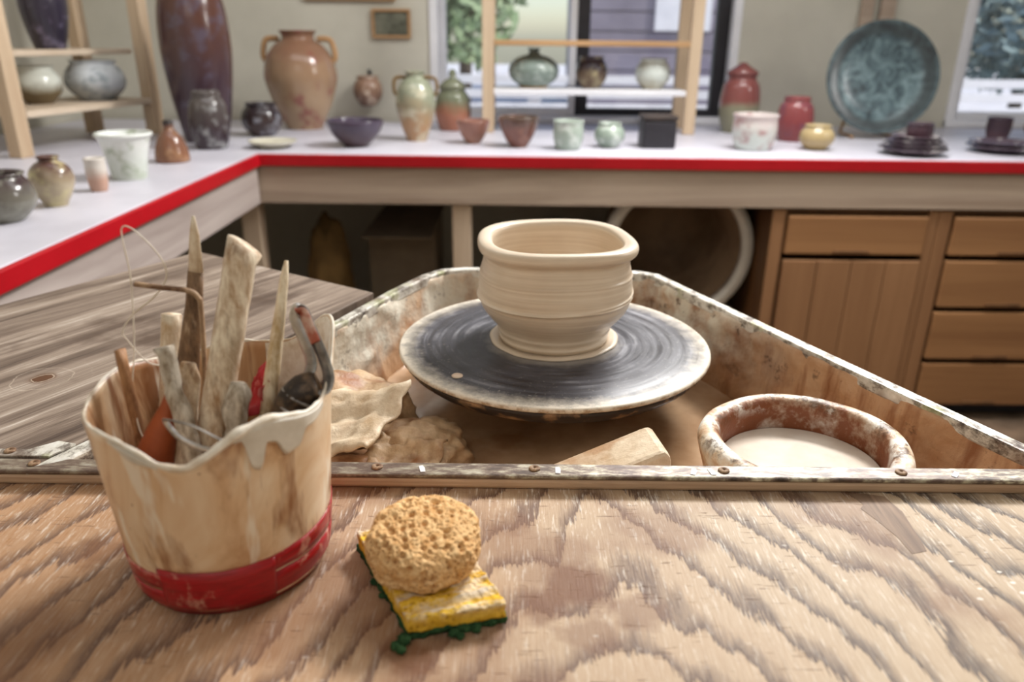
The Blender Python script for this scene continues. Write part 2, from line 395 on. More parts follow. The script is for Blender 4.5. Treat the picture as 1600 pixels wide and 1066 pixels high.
def prism(name, poly, z0, z1, m, parent=None, bev=0):
    bm = bmesh.new(); vs = [bm.verts.new((x, y, z0)) for x, y in poly]; f = bm.faces.new(vs)
    r = bmesh.ops.extrude_face_region(bm, geom=[f])
    for v in r['geom']:
        if isinstance(v, bmesh.types.BMVert): v.co.z = z1
    bmesh.ops.recalc_face_normals(bm, faces=bm.faces)
    if bev: bmesh.ops.bevel(bm, geom=bm.edges[:], offset=bev, segments=2, affect='EDGES', profile=.5)
    me = bpy.data.meshes.new(name); bm.to_mesh(me); bm.free(); me.materials.append(M[m])
    o = bpy.data.objects.new(name, me); C.objects.link(o)
    if parent: hang(o, parent)
    return o
def lathe(name, prof, m, loc=(0, 0, 0), parent=None, seg=48, rf=None):
    """prof: (r, z) from the bottom centre round to the inside bottom centre; rf(theta, z) scales r"""
    vs, fs = [], []
    for r, z in prof:
        for k in range(seg):
            t = 2 * PI * k / seg; q = r * (rf(t, z) if rf else 1)
            vs.append((q * math.cos(t), q * math.sin(t), z))
    for i in range(len(prof) - 1):
        for k in range(seg):
            a = i * seg + k; b = i * seg + (k + 1) % seg
            fs.append((a, b, b + seg, a + seg))
    o = obj(name, vs, fs, m); o.location = loc
    bm = bmesh.new(); bm.from_mesh(o.data); bmesh.ops.remove_doubles(bm, verts=bm.verts, dist=1e-6)
    bmesh.ops.recalc_face_normals(bm, faces=bm.faces); bm.to_mesh(o.data); bm.free()
    if parent: hang(o, parent)
    return o
def tube(name, pts, rad, m, parent=None, seg=12, flat=None, up=None, closed=False, wob=0):
    """a swept tube; rad a number or a list; flat=(a,b) stretches the section across / along up"""
    pts = [Vector(p) for p in pts]; n = len(pts)
    if not isinstance(rad, (list, tuple)): rad = [rad] * n
    fa, fb = flat or (1, 1)
    vs, fs = [], []; prev = Vector(up) if up else None
    for i, p in enumerate(pts):
        if closed: d = pts[(i + 1) % n] - pts[i - 1]
        else: d = pts[min(i + 1, n - 1)] - pts[max(i - 1, 0)]
        d.normalize()
        if prev is None: prev = Vector((0, 0, 1)) if abs(d.z) < .9 else Vector((1, 0, 0))
        u = (prev - d * prev.dot(d))
        if u.length < 1e-6: u = d.orthogonal()
        u.normalize(); w = d.cross(u); prev = Vector(up) if up else u
        for k in range(seg):
            t = 2 * PI * k / seg
            q = rad[i] * (1 + (wob * noise.noise(p * 90 + Vector((math.cos(t), math.sin(t), 0)) * 1.2) if wob else 0))
            vs.append(p + w * (q * fa * math.cos(t)) + u * (q * fb * math.sin(t)))
    for i in range(n if closed else n - 1):
        for k in range(seg):
            a = i * seg + k; b = i * seg + (k + 1) % seg; c = ((i + 1) % n) * seg
            fs.append((a, b, c + (k + 1) % seg, c + k))
    if not closed:
        fs.append(tuple(range(seg))[::-1]); fs.append(tuple((n - 1) * seg + k for k in range(seg)))
    return obj(name, vs, fs, m, parent)
def spline(pts, per=8, closed=False):
    P = [Vector(p) for p in pts]; out = []; n = len(P)
    for i in range(n if closed else n - 1):
        g = lambda k: P[k % n] if closed else P[max(0, min(n - 1, k))]
        p0, p1, p2, p3 = g(i - 1), g(i), g(i + 1), g(i + 2)
        for j in range(per):
            t = j / per
            out.append(.5 * (2 * p1 + (p2 - p0) * t + (2 * p0 - 5 * p1 + 4 * p2 - p3) * t * t + (3 * p1 - p0 - 3 * p2 + p3) * t ** 3))
    if not closed: out.append(P[-1])
    return out
def lump(name, loc, size, m, parent=None, sub=4, amp=.25, freq=2.2, rot=(0, 0, 0), seed=0, flatbase=None, sharp=False):
    """a torn or squashed piece: a displaced ball of real size"""
    bm = bmesh.new(); bmesh.ops.create_icosphere(bm, subdivisions=sub, radius=1)
    R = Matrix.Rotation(rot[2], 3, 'Z') @ Matrix.Rotation(rot[1], 3, 'Y') @ Matrix.Rotation(rot[0], 3, 'X')
    for v in bm.verts:
        d = v.co.normalized(); s = Vector((seed * 3.1, seed * 1.7, seed))
        q = 1 + amp * (noise.fractal(d * freq + s, 1, 2, 4) if not sharp else 1.3 * (noise.ridged_multi_fractal(d * freq * .6 + s, 1, 2, 3, 1, 2) - 1.1) * .6)
        p = Vector((d.x * q * size[0], d.y * q * size[1], d.z * q * size[2])); p = R @ p + Vector(loc)
        if flatbase is not None and p.z < flatbase: p.z = flatbase
        v.co = p
    me = bpy.data.meshes.new(name); bm.to_mesh(me); bm.free(); me.materials.append(M[m])
    me.polygons.foreach_set('use_smooth', [True] * len(me.polygons))
    o = bpy.data.objects.new(name, me); C.objects.link(o)
    if parent: hang(o, parent)
    return o

# ------------------------------------------------------------------ the room
XL, XR, YB, YF, ZC = -1.88, 3.3, 3.5, -1.7, 2.75
W1 = (-.362, .95, .915, 2.05); W2 = (1.885, 3.1, .915, 2.05)
struct(box('floor', XL - .1, XR + .1, YF - .1, YB + .1, -.1, 0, 'floor', bev=0))
struct(box('ceiling', XL - .1, XR + .1, YF - .1, YB + .1, ZC, ZC + .1, 'ceil', bev=0))
struct(box('wall_left', XL - .1, XL, YF - .1, YB + .12, 0, ZC, 'wall', bev=0))
struct(box('wall_right', XR, XR + .1, YF - .1, YB + .12, 0, ZC, 'wall', bev=0))
struct(box('wall_front', XL, XR, YF - .1, YF, 0, ZC, 'wall', bev=0))
def wall_with_holes():
    xs = sorted({XL, XR, W1[0], W1[1], W2[0], W2[1]}); zs = [0, W1[2], W1[3], ZC]
    bm = bmesh.new()
    for i in range(len(xs) - 1):
        for j in range(3):
            if j == 1 and (i == 1 or i == 3): continue
            r = bmesh.ops.create_cube(bm, size=1)
            for v in r['verts']:
                v.co = Vector(((xs[i] + xs[i + 1]) / 2 + v.co.x * (xs[i + 1] - xs[i]), YB + .06 + v.co.y * .12, (zs[j] + zs[j + 1]) / 2 + v.co.z * (zs[j + 1] - zs[j])))
    me = bpy.data.meshes.new('wall_back'); bm.to_mesh(me); bm.free(); me.materials.append(M['wall'])
    o = bpy.data.objects.new('wall_back', me); C.objects.link(o); return struct(o)
wall_with_holes()
g = NB('window_glass', .02); gl = g.t.nodes.new('ShaderNodeBsdfTransparent'); gg = g.t.nodes.new('ShaderNodeBsdfGlossy'); gg.inputs['Roughness'].default_value = .02
mx = g.t.nodes.new('ShaderNodeMixShader'); mx.inputs[0].default_value = .06
g.t.links.new(gl.outputs[0], mx.inputs[1]); g.t.links.new(gg.outputs[0], mx.inputs[2]); g.t.links.new(mx.outputs[0], g.t.nodes['Material Output'].inputs[0])
M['glass'] = g.m
def window(n, W, sashes):
    w = struct(thing('window_%d' % n, '', '', (W[0], YB, W[2]))); del w['label']; del w['category']
    x0, x1, z0, z1 = W
    for a, b in ((x0, x0 + .035), (x1 - .035, x1)): box('window_frame', a, b, YB - .012, YB + .1, z0 + .002, z1, 'white', w)
    box('window_frame', x0, x1, YB - .012, YB + .1, z1 - .035, z1, 'white', w)
    box('window_sill', x0, x1, YB - .02, YB + .118, z0 + .001, z0 + .03, 'white', w)
    for a, b, m, sw in sashes:
        s = box('sash_stile', a, a + sw, YB + .04, YB + .085, z0 + .03, z1 - .035, m, w)
        box('sash_stile', b - sw, b, YB + .04, YB + .085, z0 + .03, z1 - .035, m, w)
        box('sash_rail', a + sw, b - sw, YB + .04, YB + .085, z0 + .03, z0 + .06, m, w)
        box('sash_rail', a + sw, b - sw, YB + .04, YB + .085, z1 - .08, z1 - .035, m, w)
        box('pane', a + sw, b - sw, YB + .058, YB + .064, z0 + .06, z1 - .08, 'glass', w, bev=0)
window(1, W1, [(W1[0] + .035, .265, 'white', .03), (.265, W1[1] - .035, 'dark', .055)])
window(2, W2, [(W2[0] + .035, W2[1] - .035, 'white', .04)])
# outdoors beyond the windows
M['patio'] = simple('pale_patio', S(206, 206, 212), S(232, 230, 232), 1.5, .8)
M['siding'] = simple('violet_grey_siding', S(120, 114, 128), S(138, 132, 146), 2, .7)
M['leaf'] = simple('leaf_green', S(104, 130, 92), S(168, 186, 150), 5, .7)
M['leafgrey'] = simple('leaf_grey_teal', S(110, 134, 136), S(158, 178, 180), 5, .7)
M['bark'] = simple('bark', S(70, 60, 54), S(98, 86, 76), 8, .8)
struct(box('ground', -14, 20, YB + .3, 24, .45, .55, 'patio', bev=0))
hs = thing('house', 'violet grey clapboard house seen through the dark framed window sash', 'house', (1.6, 9, .55))
box('wall', .75, 3.4, 9.0, 12, .55, 4.2, 'siding', hs, bev=.01)
for k in range(14): box('clapboard', .73, 3.42, 8.975, 9.01, .75 + k * .2, .93 + k * .2, 'siding', hs, bev=.006)
box('window_surround', 1.5, 2.1, 8.94, 8.99, 1.35, 2.6, 'white', hs)
box('door_surround', 2.6, 3.1, 8.94, 8.99, .6, 2.5, 'white', hs)
fe = thing('patio_fence', 'white slatted fence beyond the windows', 'fence', (1.5, 6, .55))
for k in range(6): box('post', -1.4 + k * 1.5, -1.3 + k * 1.5, 6, 6.08, .55, 1.02, 'white', fe)
for z in (.68, .78, .88, .98): box('slat', -1.5, 6.3, 5.97, 6.0, z - .03, z + .03, 'white', fe)
def shrub(x, y, h, r, m, label):
    t = thing('shrub', label, 'shrub', (x, y, .55))
    tube('trunk', [(x, y, .54), (x + .03, y, .55 + h * .4), (x, y, .55 + h * .7)], [.06, .05, .03], 'bark', t)
    vs, fs = [], []; rr = random.Random(int(x * 100))
    for k in range(1500):
        a, b, q = rr.uniform(0, 2 * PI), math.acos(rr.uniform(-1, 1)), rr.uniform(.45, 1)
        c = Vector((x + r * q * math.sin(b) * math.cos(a), y + r * q * math.sin(b) * math.sin(a), .55 + h * .6 + h * .42 * q * math.cos(b)))
        u = Vector((rr.gauss(0, 1), rr.gauss(0, 1), rr.gauss(0, 1))).normalized() * .09; w = u.orthogonal().normalized() * .04
        i = len(vs); vs += [c - u, c + w, c + u, c - w]; fs.append((i, i + 1, i + 2, i + 3))
    stuff(obj('foliage', vs, fs, m, t, False))
shrub(-.45, 7.2, 2.4, .62, 'leaf', 'green leafy tree outside the white sash of the middle window')
shrub(4.6, 7.4, 1.5, .8, 'leafgrey', 'grey teal shrub outside the right hand window')

# ------------------------------------------------------------------ L shaped display counter
CT = .915; CY = 2.455; CX = -.80
ct = thing('display_counter', 'L shaped white display counter with red edge band along two walls', 'counter', (CX, CY, 0))
prism('counter_top', [(XL + .005, -.6), (CX - .012, -.6), (CX - .012, CY + .012), (3.2, CY + .012), (3.2, YB - .022), (XL + .005, YB - .022)], CT - .035, CT, 'clothtop', ct, .003)
lab(box('edge_band', CX - .012, 3.2, CY, CY + .012, CT - .038, CT - .001, 'red', ct), 'red edge band of the back run')
lab(box('edge_band', CX - .012, CX, -.6, CY + .012, CT - .038, CT - .001, 'red', ct), 'red edge band of the left run')
box('apron', CX - .03, 3.2, CY + .014, CY + .036, .757, CT - .036, 'apron', ct)
box('apron', CX - .036, CX - .014, -.6, CY + .01, .757, CT - .036, 'aprony', ct)
for x0, x1 in ((-.20, -.138), (-.892, -.832)): box('leg', x0, x1, CY + .03, CY + .09, 0, .757, 'post', ct)
for y in (-.5, .9): box('leg', CX - .09, CX - .03, y, y + .06, 0, .757, 'post', ct)
box('lower_shelf', .29, .843, 2.52, 3.1, .29, .31, 'post', ct); box('shelf_leg', .32, .36, 2.6, 2.64, 0, .29, 'post', ct); box('shelf_leg', .76, .80, 3.0, 3.04, 0, .29, 'post', ct)
box('back_leg', 3.1, 3.16, YB - .1, YB - .04, 0, CT - .036, 'post', ct)

# cabinets under the right of the counter
def cabinet(x0, x1, label, rows, door):
    y0, y1, z0, z1 = CY + .03, YB - .3, 0, .752
    t = thing('base_cabinet', label, 'cabinet', ((x0 + x1) / 2, y0, 0))
    box('side_panel', x0, x0 + .02, y0, y1, 0, z1, 'cabframe', t); box('side_panel', x1 - .02, x1, y0, y1, 0, z1, 'cabframe', t)
    box('back_panel', x0 + .02, x1 - .02, y1 - .012, y1, .06, z1, 'cabframe', t)
    box('bottom_panel', x0 + .02, x1 - .02, y0 + .02, y1 - .012, .06, .08, 'cabframe', t)
    box('toe_kick', x0 + .02, x1 - .02, y0 + .05, y0 + .065, 0, .06, 'dark', t)
    box('top_rail', x0 + .02, x1 - .02, y0 + .012, y0 + .03, .735, z1, 'cabframe', t)
    for a, b in ((x0, x0 + .045), (x1 - .03, x1)): box('face_stile', a, b, y0 - .004, y0 + .016, 0.0, z1, 'cabz', t)
    for za, zb in rows:
        d = box('drawer', x0 + .05, x1 - .034, y0 - .016, y0 + .004, za, zb, 'cab', t, .005)
        if zb - za > .11: box('finger_groove', (x0 + x1) / 2 - .06, (x0 + x1) / 2 + .06, y0 - .020, y0 - .014, za + .004, za + .016, 'cabframe', d)
    if door:
        dd = box('door', x0 + .05, x1 - .034, y0 - .004, y0 + .004, door[0], door[1], 'cabframe', t, .002)
        n = 4; w = (x1 - .034 - x0 - .05) / n
        for k in range(n): box('plank', x0 + .051 + k * w, x0 + .049 + (k + 1) * w, y0 - .018, y0 - .003, door[0], door[1], 'cabz', dd, .003)
cabinet(.845, 1.385, 'brown wooden base cabinet with a plank door under one drawer', [(.605, .733)], (.06, .585))
cabinet(1.387, 1.93, 'brown wooden base cabinet with four stacked drawers, right of the plank door', [(.605, .733), (.425, .587), (.235, .407), (.06, .217)], None)

# things stored in the dark under the counter
M['sack'] = simple('olive_sack', S(96, 74, 40), S(130, 102, 60), 10, .9, bump=.5, bd=.01)
M['carton'] = simple('grey_brown_carton', S(112, 98, 80), S(130, 116, 96), 6, .9)
M['blue'] = simple('blue_plastic', S(40, 44, 120), S(56, 60, 140), 8, .5)
M['darkpot'] = simple('dark_stoneware', S(40, 32, 30), S(66, 54, 48), 12, .5)
M['plastic'] = simple('white_plastic', S(214, 210, 202), S(228, 224, 216), 8, .4)
M['tubin'] = simple('brown_slip_inside', S(110, 86, 64), S(138, 112, 86), 6, .6)
o = lump('clay_sack', (-.68, 2.75, .3), (.09, .10, .36), 'sack', None, 4, .16, 2, seed=3, flatbase=0); tag(o, 'olive brown clay sack standing under the counter left of the carton', 'sack')
cr = thing('carton', 'grey brown carton under the counter between sack and middle leg', 'box', (-.41, 2.95, 0))
box('carton_body', -.54, -.29, 2.8, 3.1, 0, .60, 'carton', cr); box('flap', -.54, -.29, 2.66, 2.8, .594, .6, 'carton', cr, .001); box('flap', -.54, -.29, 3.1, 3.24, .594, .6, 'carton', cr, .001)
cb = thing('storage_crate', 'blue plastic crate on the floor before the sack', 'crate', (-.5, 2.6, 0))
for a in ((-.66, -.44, 2.53, 2.54), (-.66, -.44, 2.61, 2.62), (-.66, -.65, 2.54, 2.61), (-.45, -.44, 2.54, 2.61)): box('crate_side', a[0], a[1], a[2], a[3], 0, .33, 'blue', cb)
def prof(kind, r, h, t=.006):
    if kind == 'bowl': o = [(0, 0), (.42, 0), (.44, .06), (.6, .2), (.82, .5), (.95, .8), (1, 1)]
    elif kind == 'cup': o = [(0, 0), (.72, 0), (.80, .06), (.92, .3), (.98, .6), (.95, .85), (1, 1)]
    elif kind == 'round': o = [(0, 0), (.5, 0), (.62, .06), (.9, .28), (1, .5), (.92, .74), (.74, .9), (.72, .95), (.78, 1)]
    elif kind == 'vase': o = [(0, 0), (.5, 0), (.56, .06), (.8, .25), (.97, .46), (1, .58), (.9, .74), (.66, .86), (.46, .91), (.44, .96), (.52, 1)]
    elif kind == 'tall': o = [(0, 0), (.62, 0), (.68, .05), (.85, .25), (.97, .45), (1, .6), (.95, .75), (.8, .88), (.6, .95), (.58, 1)]
    elif kind == 'bottle': o = [(0, 0), (.9, 0), (1, .05), (.95, .3), (.72, .62), (.4, .82), (.28, .92), (.32, 1)]
    elif kind == 'globe': o = [(0, 0), (.5, 0), (.55, .05), (.88, .22), (1, .42), (.92, .62), (.62, .78), (.25, .86), (.2, .95), (.26, 1)]
    elif kind == 'jar': o = [(0, 0), (.74, 0), (.8, .04), (.98, .3), (1, .5), (.9, .78), (.7, .9), (.72, .94), (.7, 1)]
    elif kind == 'flare': o = [(0, 0), (.6, 0), (.62, .05), (.74, .5), (.92, .92), (1, .95), (1, 1)]
    elif kind == 'dish': o = [(0, 0), (.55, 0), (.58, .15), (.8, .5), (1, 1)]
    pts = spline([(a * r, b * h, 0) for a, b in o[1:]], 4)
    outer = [(0, 0)] + [(p.x, p.y) for p in pts]
    inner = [(max(q - t, .001), max(z, t)) for q, z in outer[::-1] if q > t]
    return outer + [(outer[-1][0] - t * .5, outer[-1][1] + t * .4)] + inner + [(0, t)]
lathe('dark_jar', prof('vase', .07, .42), 'darkpot', (-.205, 2.95, 0)); tag(bpy.data.objects['dark_jar'], 'dark stoneware jar in shadow under the counter left of its middle leg', 'jar')
lathe('dark_urn', prof('tall', .1, .6), 'darkpot', (.16, 2.95, 0)); tag(bpy.data.objects['dark_urn'], 'big dark urn in shadow under the counter behind the clay pot', 'urn')
# a big white bin lying on its side, mouth to the room
bn = thing('plastic_bin', 'big white plastic bin on its side, stained brown inside, under the counter', 'bin', (.574, 2.8, .31))
b1 = lathe('bin_body', [(0, 0), (.20, 0), (.205, .01), (.235, .4), (.228, .4), (.198, .02), (0, .02)], 'tubin', (0, 0, 0), None, 40)
b2 = lathe('bin_rim', [(.226, .39), (.262, .39), (.266, .40), (.262, .425), (.226, .425), (.226, .39)], 'plastic', (0, 0, 0), None, 40)
for q in (b1, b2):
    q.data.transform(Matrix.Translation((.574, 3.03, .577)) @ Matrix.Rotation(math.radians(90), 4, 'X')); hang(q, bn)

# ------------------------------------------------------------------ pots on display
def pot(name, kind, x, y, z, r, h, mat, label, cat, group=None, **k):
    o = lathe(name, prof(kind, r, h, k.get('t', .006)), mat, (x, y, z)); return tag(o, label, cat, group)
def gz(name, *a, **k): return glaze(name, *a, **k)
def handle(name, root, pts, rad, m): return tube(name, spline(pts, 6), rad, m, root, 8)
Z = CT
pot('bowl', 'round', -1.002, 1.495, Z, .063, .092, gz('g1', S(120, 116, 100), S(66, 46, 48), .03, .09, S(150, 150, 132)), 'olive grey round bowl with dark rim, nearest pot on the left counter', 'bowl')
pot('footed_cup', 'vase', -.985, 1.646, Z, .044, .103, gz('g2', S(180, 160, 120), S(96, 58, 48), .04, .09, S(206, 190, 120)), 'small brown pot with cream foot beside the olive grey bowl', 'pot')
pot('tumbler', 'cup', -.979, 1.817, Z, .024, .075, gz('g3', S(190, 140, 110), S(206, 196, 184), .02, .06), 'small pinkish clay tumbler between brown pot and pale planter', 'cup')
pot('planter', 'flare', -.987, 1.991, Z, .068, .113, gz('g4', S(196, 204, 190), S(222, 226, 220), .02, .1, S(160, 172, 140)), 'pale green white flared planter on the left counter', 'planter')
t = thing('stoppered_bottle', 'orange brown cone shaped bottle at the foot of the rack', 'bottle', (-.996, 2.278, Z))
lathe('bottle_body', prof('bottle', .048, .105), gz('g5', S(140, 84, 44), S(120, 72, 46), .0, .1, S(168, 118, 70)), (-.996, 2.278, Z), t)
lathe('stopper', [(0, .098), (.010, .098), (.016, .106), (.012, .117), (0, .119)], 'darkpot', (-.996, 2.278, Z), t, 16)
pot('floor_vase', 'tall', -1.073, 2.76, Z, .114, .56, gz('g6', S(70, 48, 58), S(92, 52, 38), .1, .5, S(88, 76, 96), sc=7), 'tall dark brown and violet vase in the corner', 'vase')
pot('ginger_jar', 'jar', -.990, 2.575, Z, .062, .178, gz('g7', S(60, 44, 52), S(84, 74, 70), .03, .15, S(150, 150, 150)), 'dark glossy jar in front of the tall corner vase', 'jar')
t = thing('two_handled_vase', 'large tan vase with red streak and two handles by the back wall', 'vase', (-.841, 3.19, Z))
lathe('vase_body', prof('vase', .14, .364), gz('g8', S(176, 140, 96), S(140, 94, 60), .05, .33, S(146, 66, 56), sc=6), (-.841, 3.19, Z), t)
for s in (-1, 1): handle('vase_handle', t, [(-.841 + s * .075, 3.19, Z + .335), (-.841 + s * .125, 3.19, Z + .33), (-.841 + s * .14, 3.19, Z + .27), (-.841 + s * .118, 3.19, Z + .25)], .011, 'brownrail')
pot('squat_jar', 'round', -.93, 2.93, Z, .075, .115, gz('g9', S(70, 48, 40), S(52, 40, 44), .02, .1, S(140, 140, 150)), 'dark brown squat jar before the two handled vase', 'jar')
pot('shallow_dish', 'dish', -.80, 2.605, Z, .080, .022, gz('g10', S(180, 172, 140), S(206, 200, 176), 0, .03), 'flat pale olive dish at the counter corner', 'dish')
pot('wide_bowl', 'bowl', -.534, 2.662, Z, .096, .085, gz('g11', S(82, 56, 60), S(76, 62, 84), .01, .08), 'wide violet brown bowl left of the tan jug', 'bowl')
t = thing('tall_jug', 'tall tan and sage jug with two ear handles on the back counter', 'jug', (-.349, 2.835, Z))
lathe('jug_body', prof('vase', .07, .235), gz('g12', S(184, 134, 74), S(140, 146, 116), .03, .16, S(206, 196, 160), sc=9), (-.349, 2.835, Z), t)
for s in (-1, 1): handle('jug_handle', t, [(-.349 + s * .03, 2.835, Z + .215), (-.349 + s * .07, 2.835, Z + .21), (-.349 + s * .074, 2.835, Z + .165), (-.349 + s * .055, 2.835, Z + .15)], .006, 'sack')
t = thing('lidded_jar', 'sage green over orange jar with knobbed lid by the window edge', 'jar', (-.245, 3.19, Z))
lathe('jar_body', prof('jar', .071, .165), gz('g13', S(170, 96, 58), S(110, 116, 84), .05, .12), (-.245, 3.19, Z), t)
lathe('lid', [(0, .158), (.052, .158), (.056, .168), (.03, .19), (.012, .2), (.016, .216), (.009, .23), (0, .232)], gz('g13b', S(128, 132, 100), S(110, 116, 84), .15, .23), (-.245, 3.19, Z), t, 32)
pot('small_bowl', 'bowl', -.143, 2.77, Z, .058, .078, gz('g14', S(168, 110, 78), S(150, 92, 70), 0, .07), 'small orange brown bowl, leftmost of the pair under the window', 'bowl')
pot('small_bowl', 'bowl', .015, 2.688, Z, .069, .098, gz('g15', S(128, 74, 56), S(92, 70, 56), .04, .1, S(150, 90, 60)), 'deep reddish brown bowl with dark rim between orange bowl and celadon cup', 'bowl')
pot('celadon_cup', 'cup', .181, 2.643, Z, .052, .092, gz('g16', S(150, 170, 152), S(160, 176, 160), 0, .09, S(206, 216, 206)), 'pale celadon cup right of the reddish brown bowl', 'cup')
pot('celadon_cup', 'round', .326, 2.703, Z, .052, .08, gz('g17', S(136, 156, 138), S(150, 168, 150), 0, .08, S(206, 216, 206)), 'rounder celadon cup beside the black tea caddy', 'cup')
t = thing('tea_caddy', 'black square tea caddy with speckled band on the back counter', 'caddy', (.492, 2.725, Z))
box('caddy_body', .435, .549, 2.67, 2.78, Z, Z + .092, simple and 'dark', t, .008); box('caddy_lid', .432, .552, 2.667, 2.783, Z + .092, Z + .108, 'darkpot', t, .006)
t = thing('lidded_urn', 'tall urn with dull red top and olive base by the dark sash', 'urn', (.902, 3.217, Z))
lathe('urn_body', prof('jar', .079, .225), gz('g18', S(136, 132, 100), S(140, 66, 60), .09, .13), (.902, 3.217, Z), t)
lathe('lid', [(0, .218), (.06, .218), (.062, .23), (.03, .25), (.014, .262), (.01, .266), (0, .267)], gz('g18b', S(140, 66, 60), S(126, 58, 54), .2, .26), (.902, 3.217, Z), t, 32)
pot('pale_cup', 'cup', .816, 2.691, Z, .076, .114, gz('g19', S(196, 206, 196), S(206, 190, 186), .03, .1, S(176, 120, 116)), 'pale green white cup with pink blush before the dull red urn', 'cup')
pot('red_jar', 'jar', 1.037, 2.944, Z, .066, .155, gz('g20', S(140, 44, 48), S(150, 60, 62), 0, .15, S(120, 60, 80)), 'deep red jar left of the big round platter', 'jar')
pot('yellow_bowl', 'round', 1.034, 2.70, Z, .058, .08, gz('g21', S(170, 140, 70), S(184, 158, 96), 0, .08), 'small mustard yellow bowl before the red jar', 'bowl')
# large platter leaning on a wooden stand
t = thing('platter', 'big round slate blue platter standing upright against the wall', 'plate', (1.40, 3.1, Z))
def platter_mat():
    n = NB('slate_blue_glaze', .25, .5)
    X, Y, Zz = n.sep(); r = n.math('SQRT', n.add(n.mul(X, X), n.mul(Y, Y)))
    k = n.noise(16, None, 5, .65, 1.2)
    c = n.ramp(k, [(.36, S(54, 66, 72)), (.5, S(92, 112, 118)), (.66, S(128, 150, 154))])
    c = n.mix(n.ramp(r, [(.145, 0.0), (.165, .8), (.19, .8), (.2, .4)]), c, S(56, 60, 62))
    n.col(c); return n.m
pm = platter_mat()
p = lathe('plate_body', [(0, 0), (.11, 0), (.115, .006), (.15, .012), (.204, .038), (.206, .042), (.202, .043), (.15, .019), (.11, .012), (0, .011)], pm, (0, 0, 0), None, 64)
p.rotation_euler = (math.radians(78), 0, math.radians(-5)); p.location = (1.385, 3.09, Z + .215); hang(p, t)
sd = thing('plate_stand', 'small wooden easel behind the slate blue platter', 'stand', (1.385, 3.2, Z))
for s in (-1, 1): tube('stand_leg', [(1.385 + s * .09, 3.03, Z + .006), (1.385 + s * .07, 3.2, Z + .006), (1.385 + s * .03, 3.2, Z + .2)], .006, 'brownrail', sd, 8)
hb = thing('hanging_board', 'narrow carved driftwood strip on the wall above the platter', 'wall decoration', (1.5, YB, 1.34))
for a, b in ((1.435, 1.488), (1.515, 1.578)): box('board_strip', a, b, YB - .03, YB - .004, 1.28, 1.75, 'apron', hb, .006)
for z in (1.31, 1.5, 1.7): box('cross_batten', 1.435, 1.578, YB - .04, YB - .028, z - .015, z + .015, 'post', hb, .004)
# stacked saucers with a cup
g22 = gz('g22', S(60, 46, 62), S(84, 66, 80), 0, .02, S(186, 178, 176)); g22c = gz('g22c', S(96, 56, 66), S(70, 48, 62), 0, .05)
for k in range(4):
    o = pot('saucer', 'dish', 1.319 + .004 * (k % 2), 2.60, Z + .0001 + k * .0125, .108 - .01 * k, .022, g22, ('bottom', 'second lowest', 'second highest', 'topmost')[k] + ' dark violet saucer of the stack before the platter', 'saucer', 'stacked violet saucers')
pot('violet_cup', 'cup', 1.33, 2.60, Z + .0445, .042, .055, g22c, 'small violet cup on top of the saucer stack', 'cup')
for k in range(2):
    pot('dinner_plate', 'dish', 1.66, 2.68, Z + .0001 + k * .013, .112 - .006 * k, .022, g22, ('lower', 'upper')[k] + ' dark plate of the pair at the right end of the counter', 'plate', 'dark plates at the right end')
pot('dark_cup', 'cup', 1.86, 3.05, Z, .045, .08, g22c, 'dark violet cup near the right window, left of the brown cup', 'cup')
pot('brown_cup', 'round', 2.06, 3.12, Z, .052, .082, gz('g23', S(150, 96, 74), S(176, 116, 90), 0, .08), 'light brown cup at the foot of the right window', 'cup')
pot('dark_tumbler', 'cup', 1.93, 2.86, Z, .045, .055, g22c, 'low dark violet tumbler behind the dark plates', 'cup')
# wall pieces
wp = thing('wall_pocket', 'round brown clay pocket hung on the wall above the wide bowl', 'wall decoration', (-.62, YB, 1.04))
q = lathe('pocket_body', prof('round', .062, .12), gz('g24', S(110, 74, 52), S(150, 108, 78), 0, .1, S(200, 176, 150)), (-.625, YB - .066, .985), wp)
box('hanger', -.632, -.618, YB - .012, YB - .001, 1.06, 1.13, 'dark', wp)
def picture(x0, x1, z0, z1, label, m):
    t = thing('framed_picture', label, 'picture', ((x0 + x1) / 2, YB, z0))
    w = .012
    for a in ((x0, x1, z0, z0 + w), (x0, x1, z1 - w, z1), (x0, x0 + w, z0 + w, z1 - w), (x1 - w, x1, z0 + w, z1 - w)): box('frame_bar', a[0], a[1], YB - .02, YB - .002, a[2], a[3], 'brownrail', t)
    box('print', x0 + w, x1 - w, YB - .010, YB - .004, z0 + w, z1 - w, m, t, 0)
M['print'] = simple('dark_landscape_print', S(70, 72, 58), S(120, 120, 104), 20, .6); M['print2'] = simple('teal_print', S(96, 120, 122), S(120, 140, 140), 10, .6)
picture(-.604, -.44, 1.255, 1.37, 'small dark framed picture on the wall left of the window', 'print')
picture(-.88, -.50, 1.40, 1.62, 'teal picture high on the wall, only its lower edge in view', 'print2')

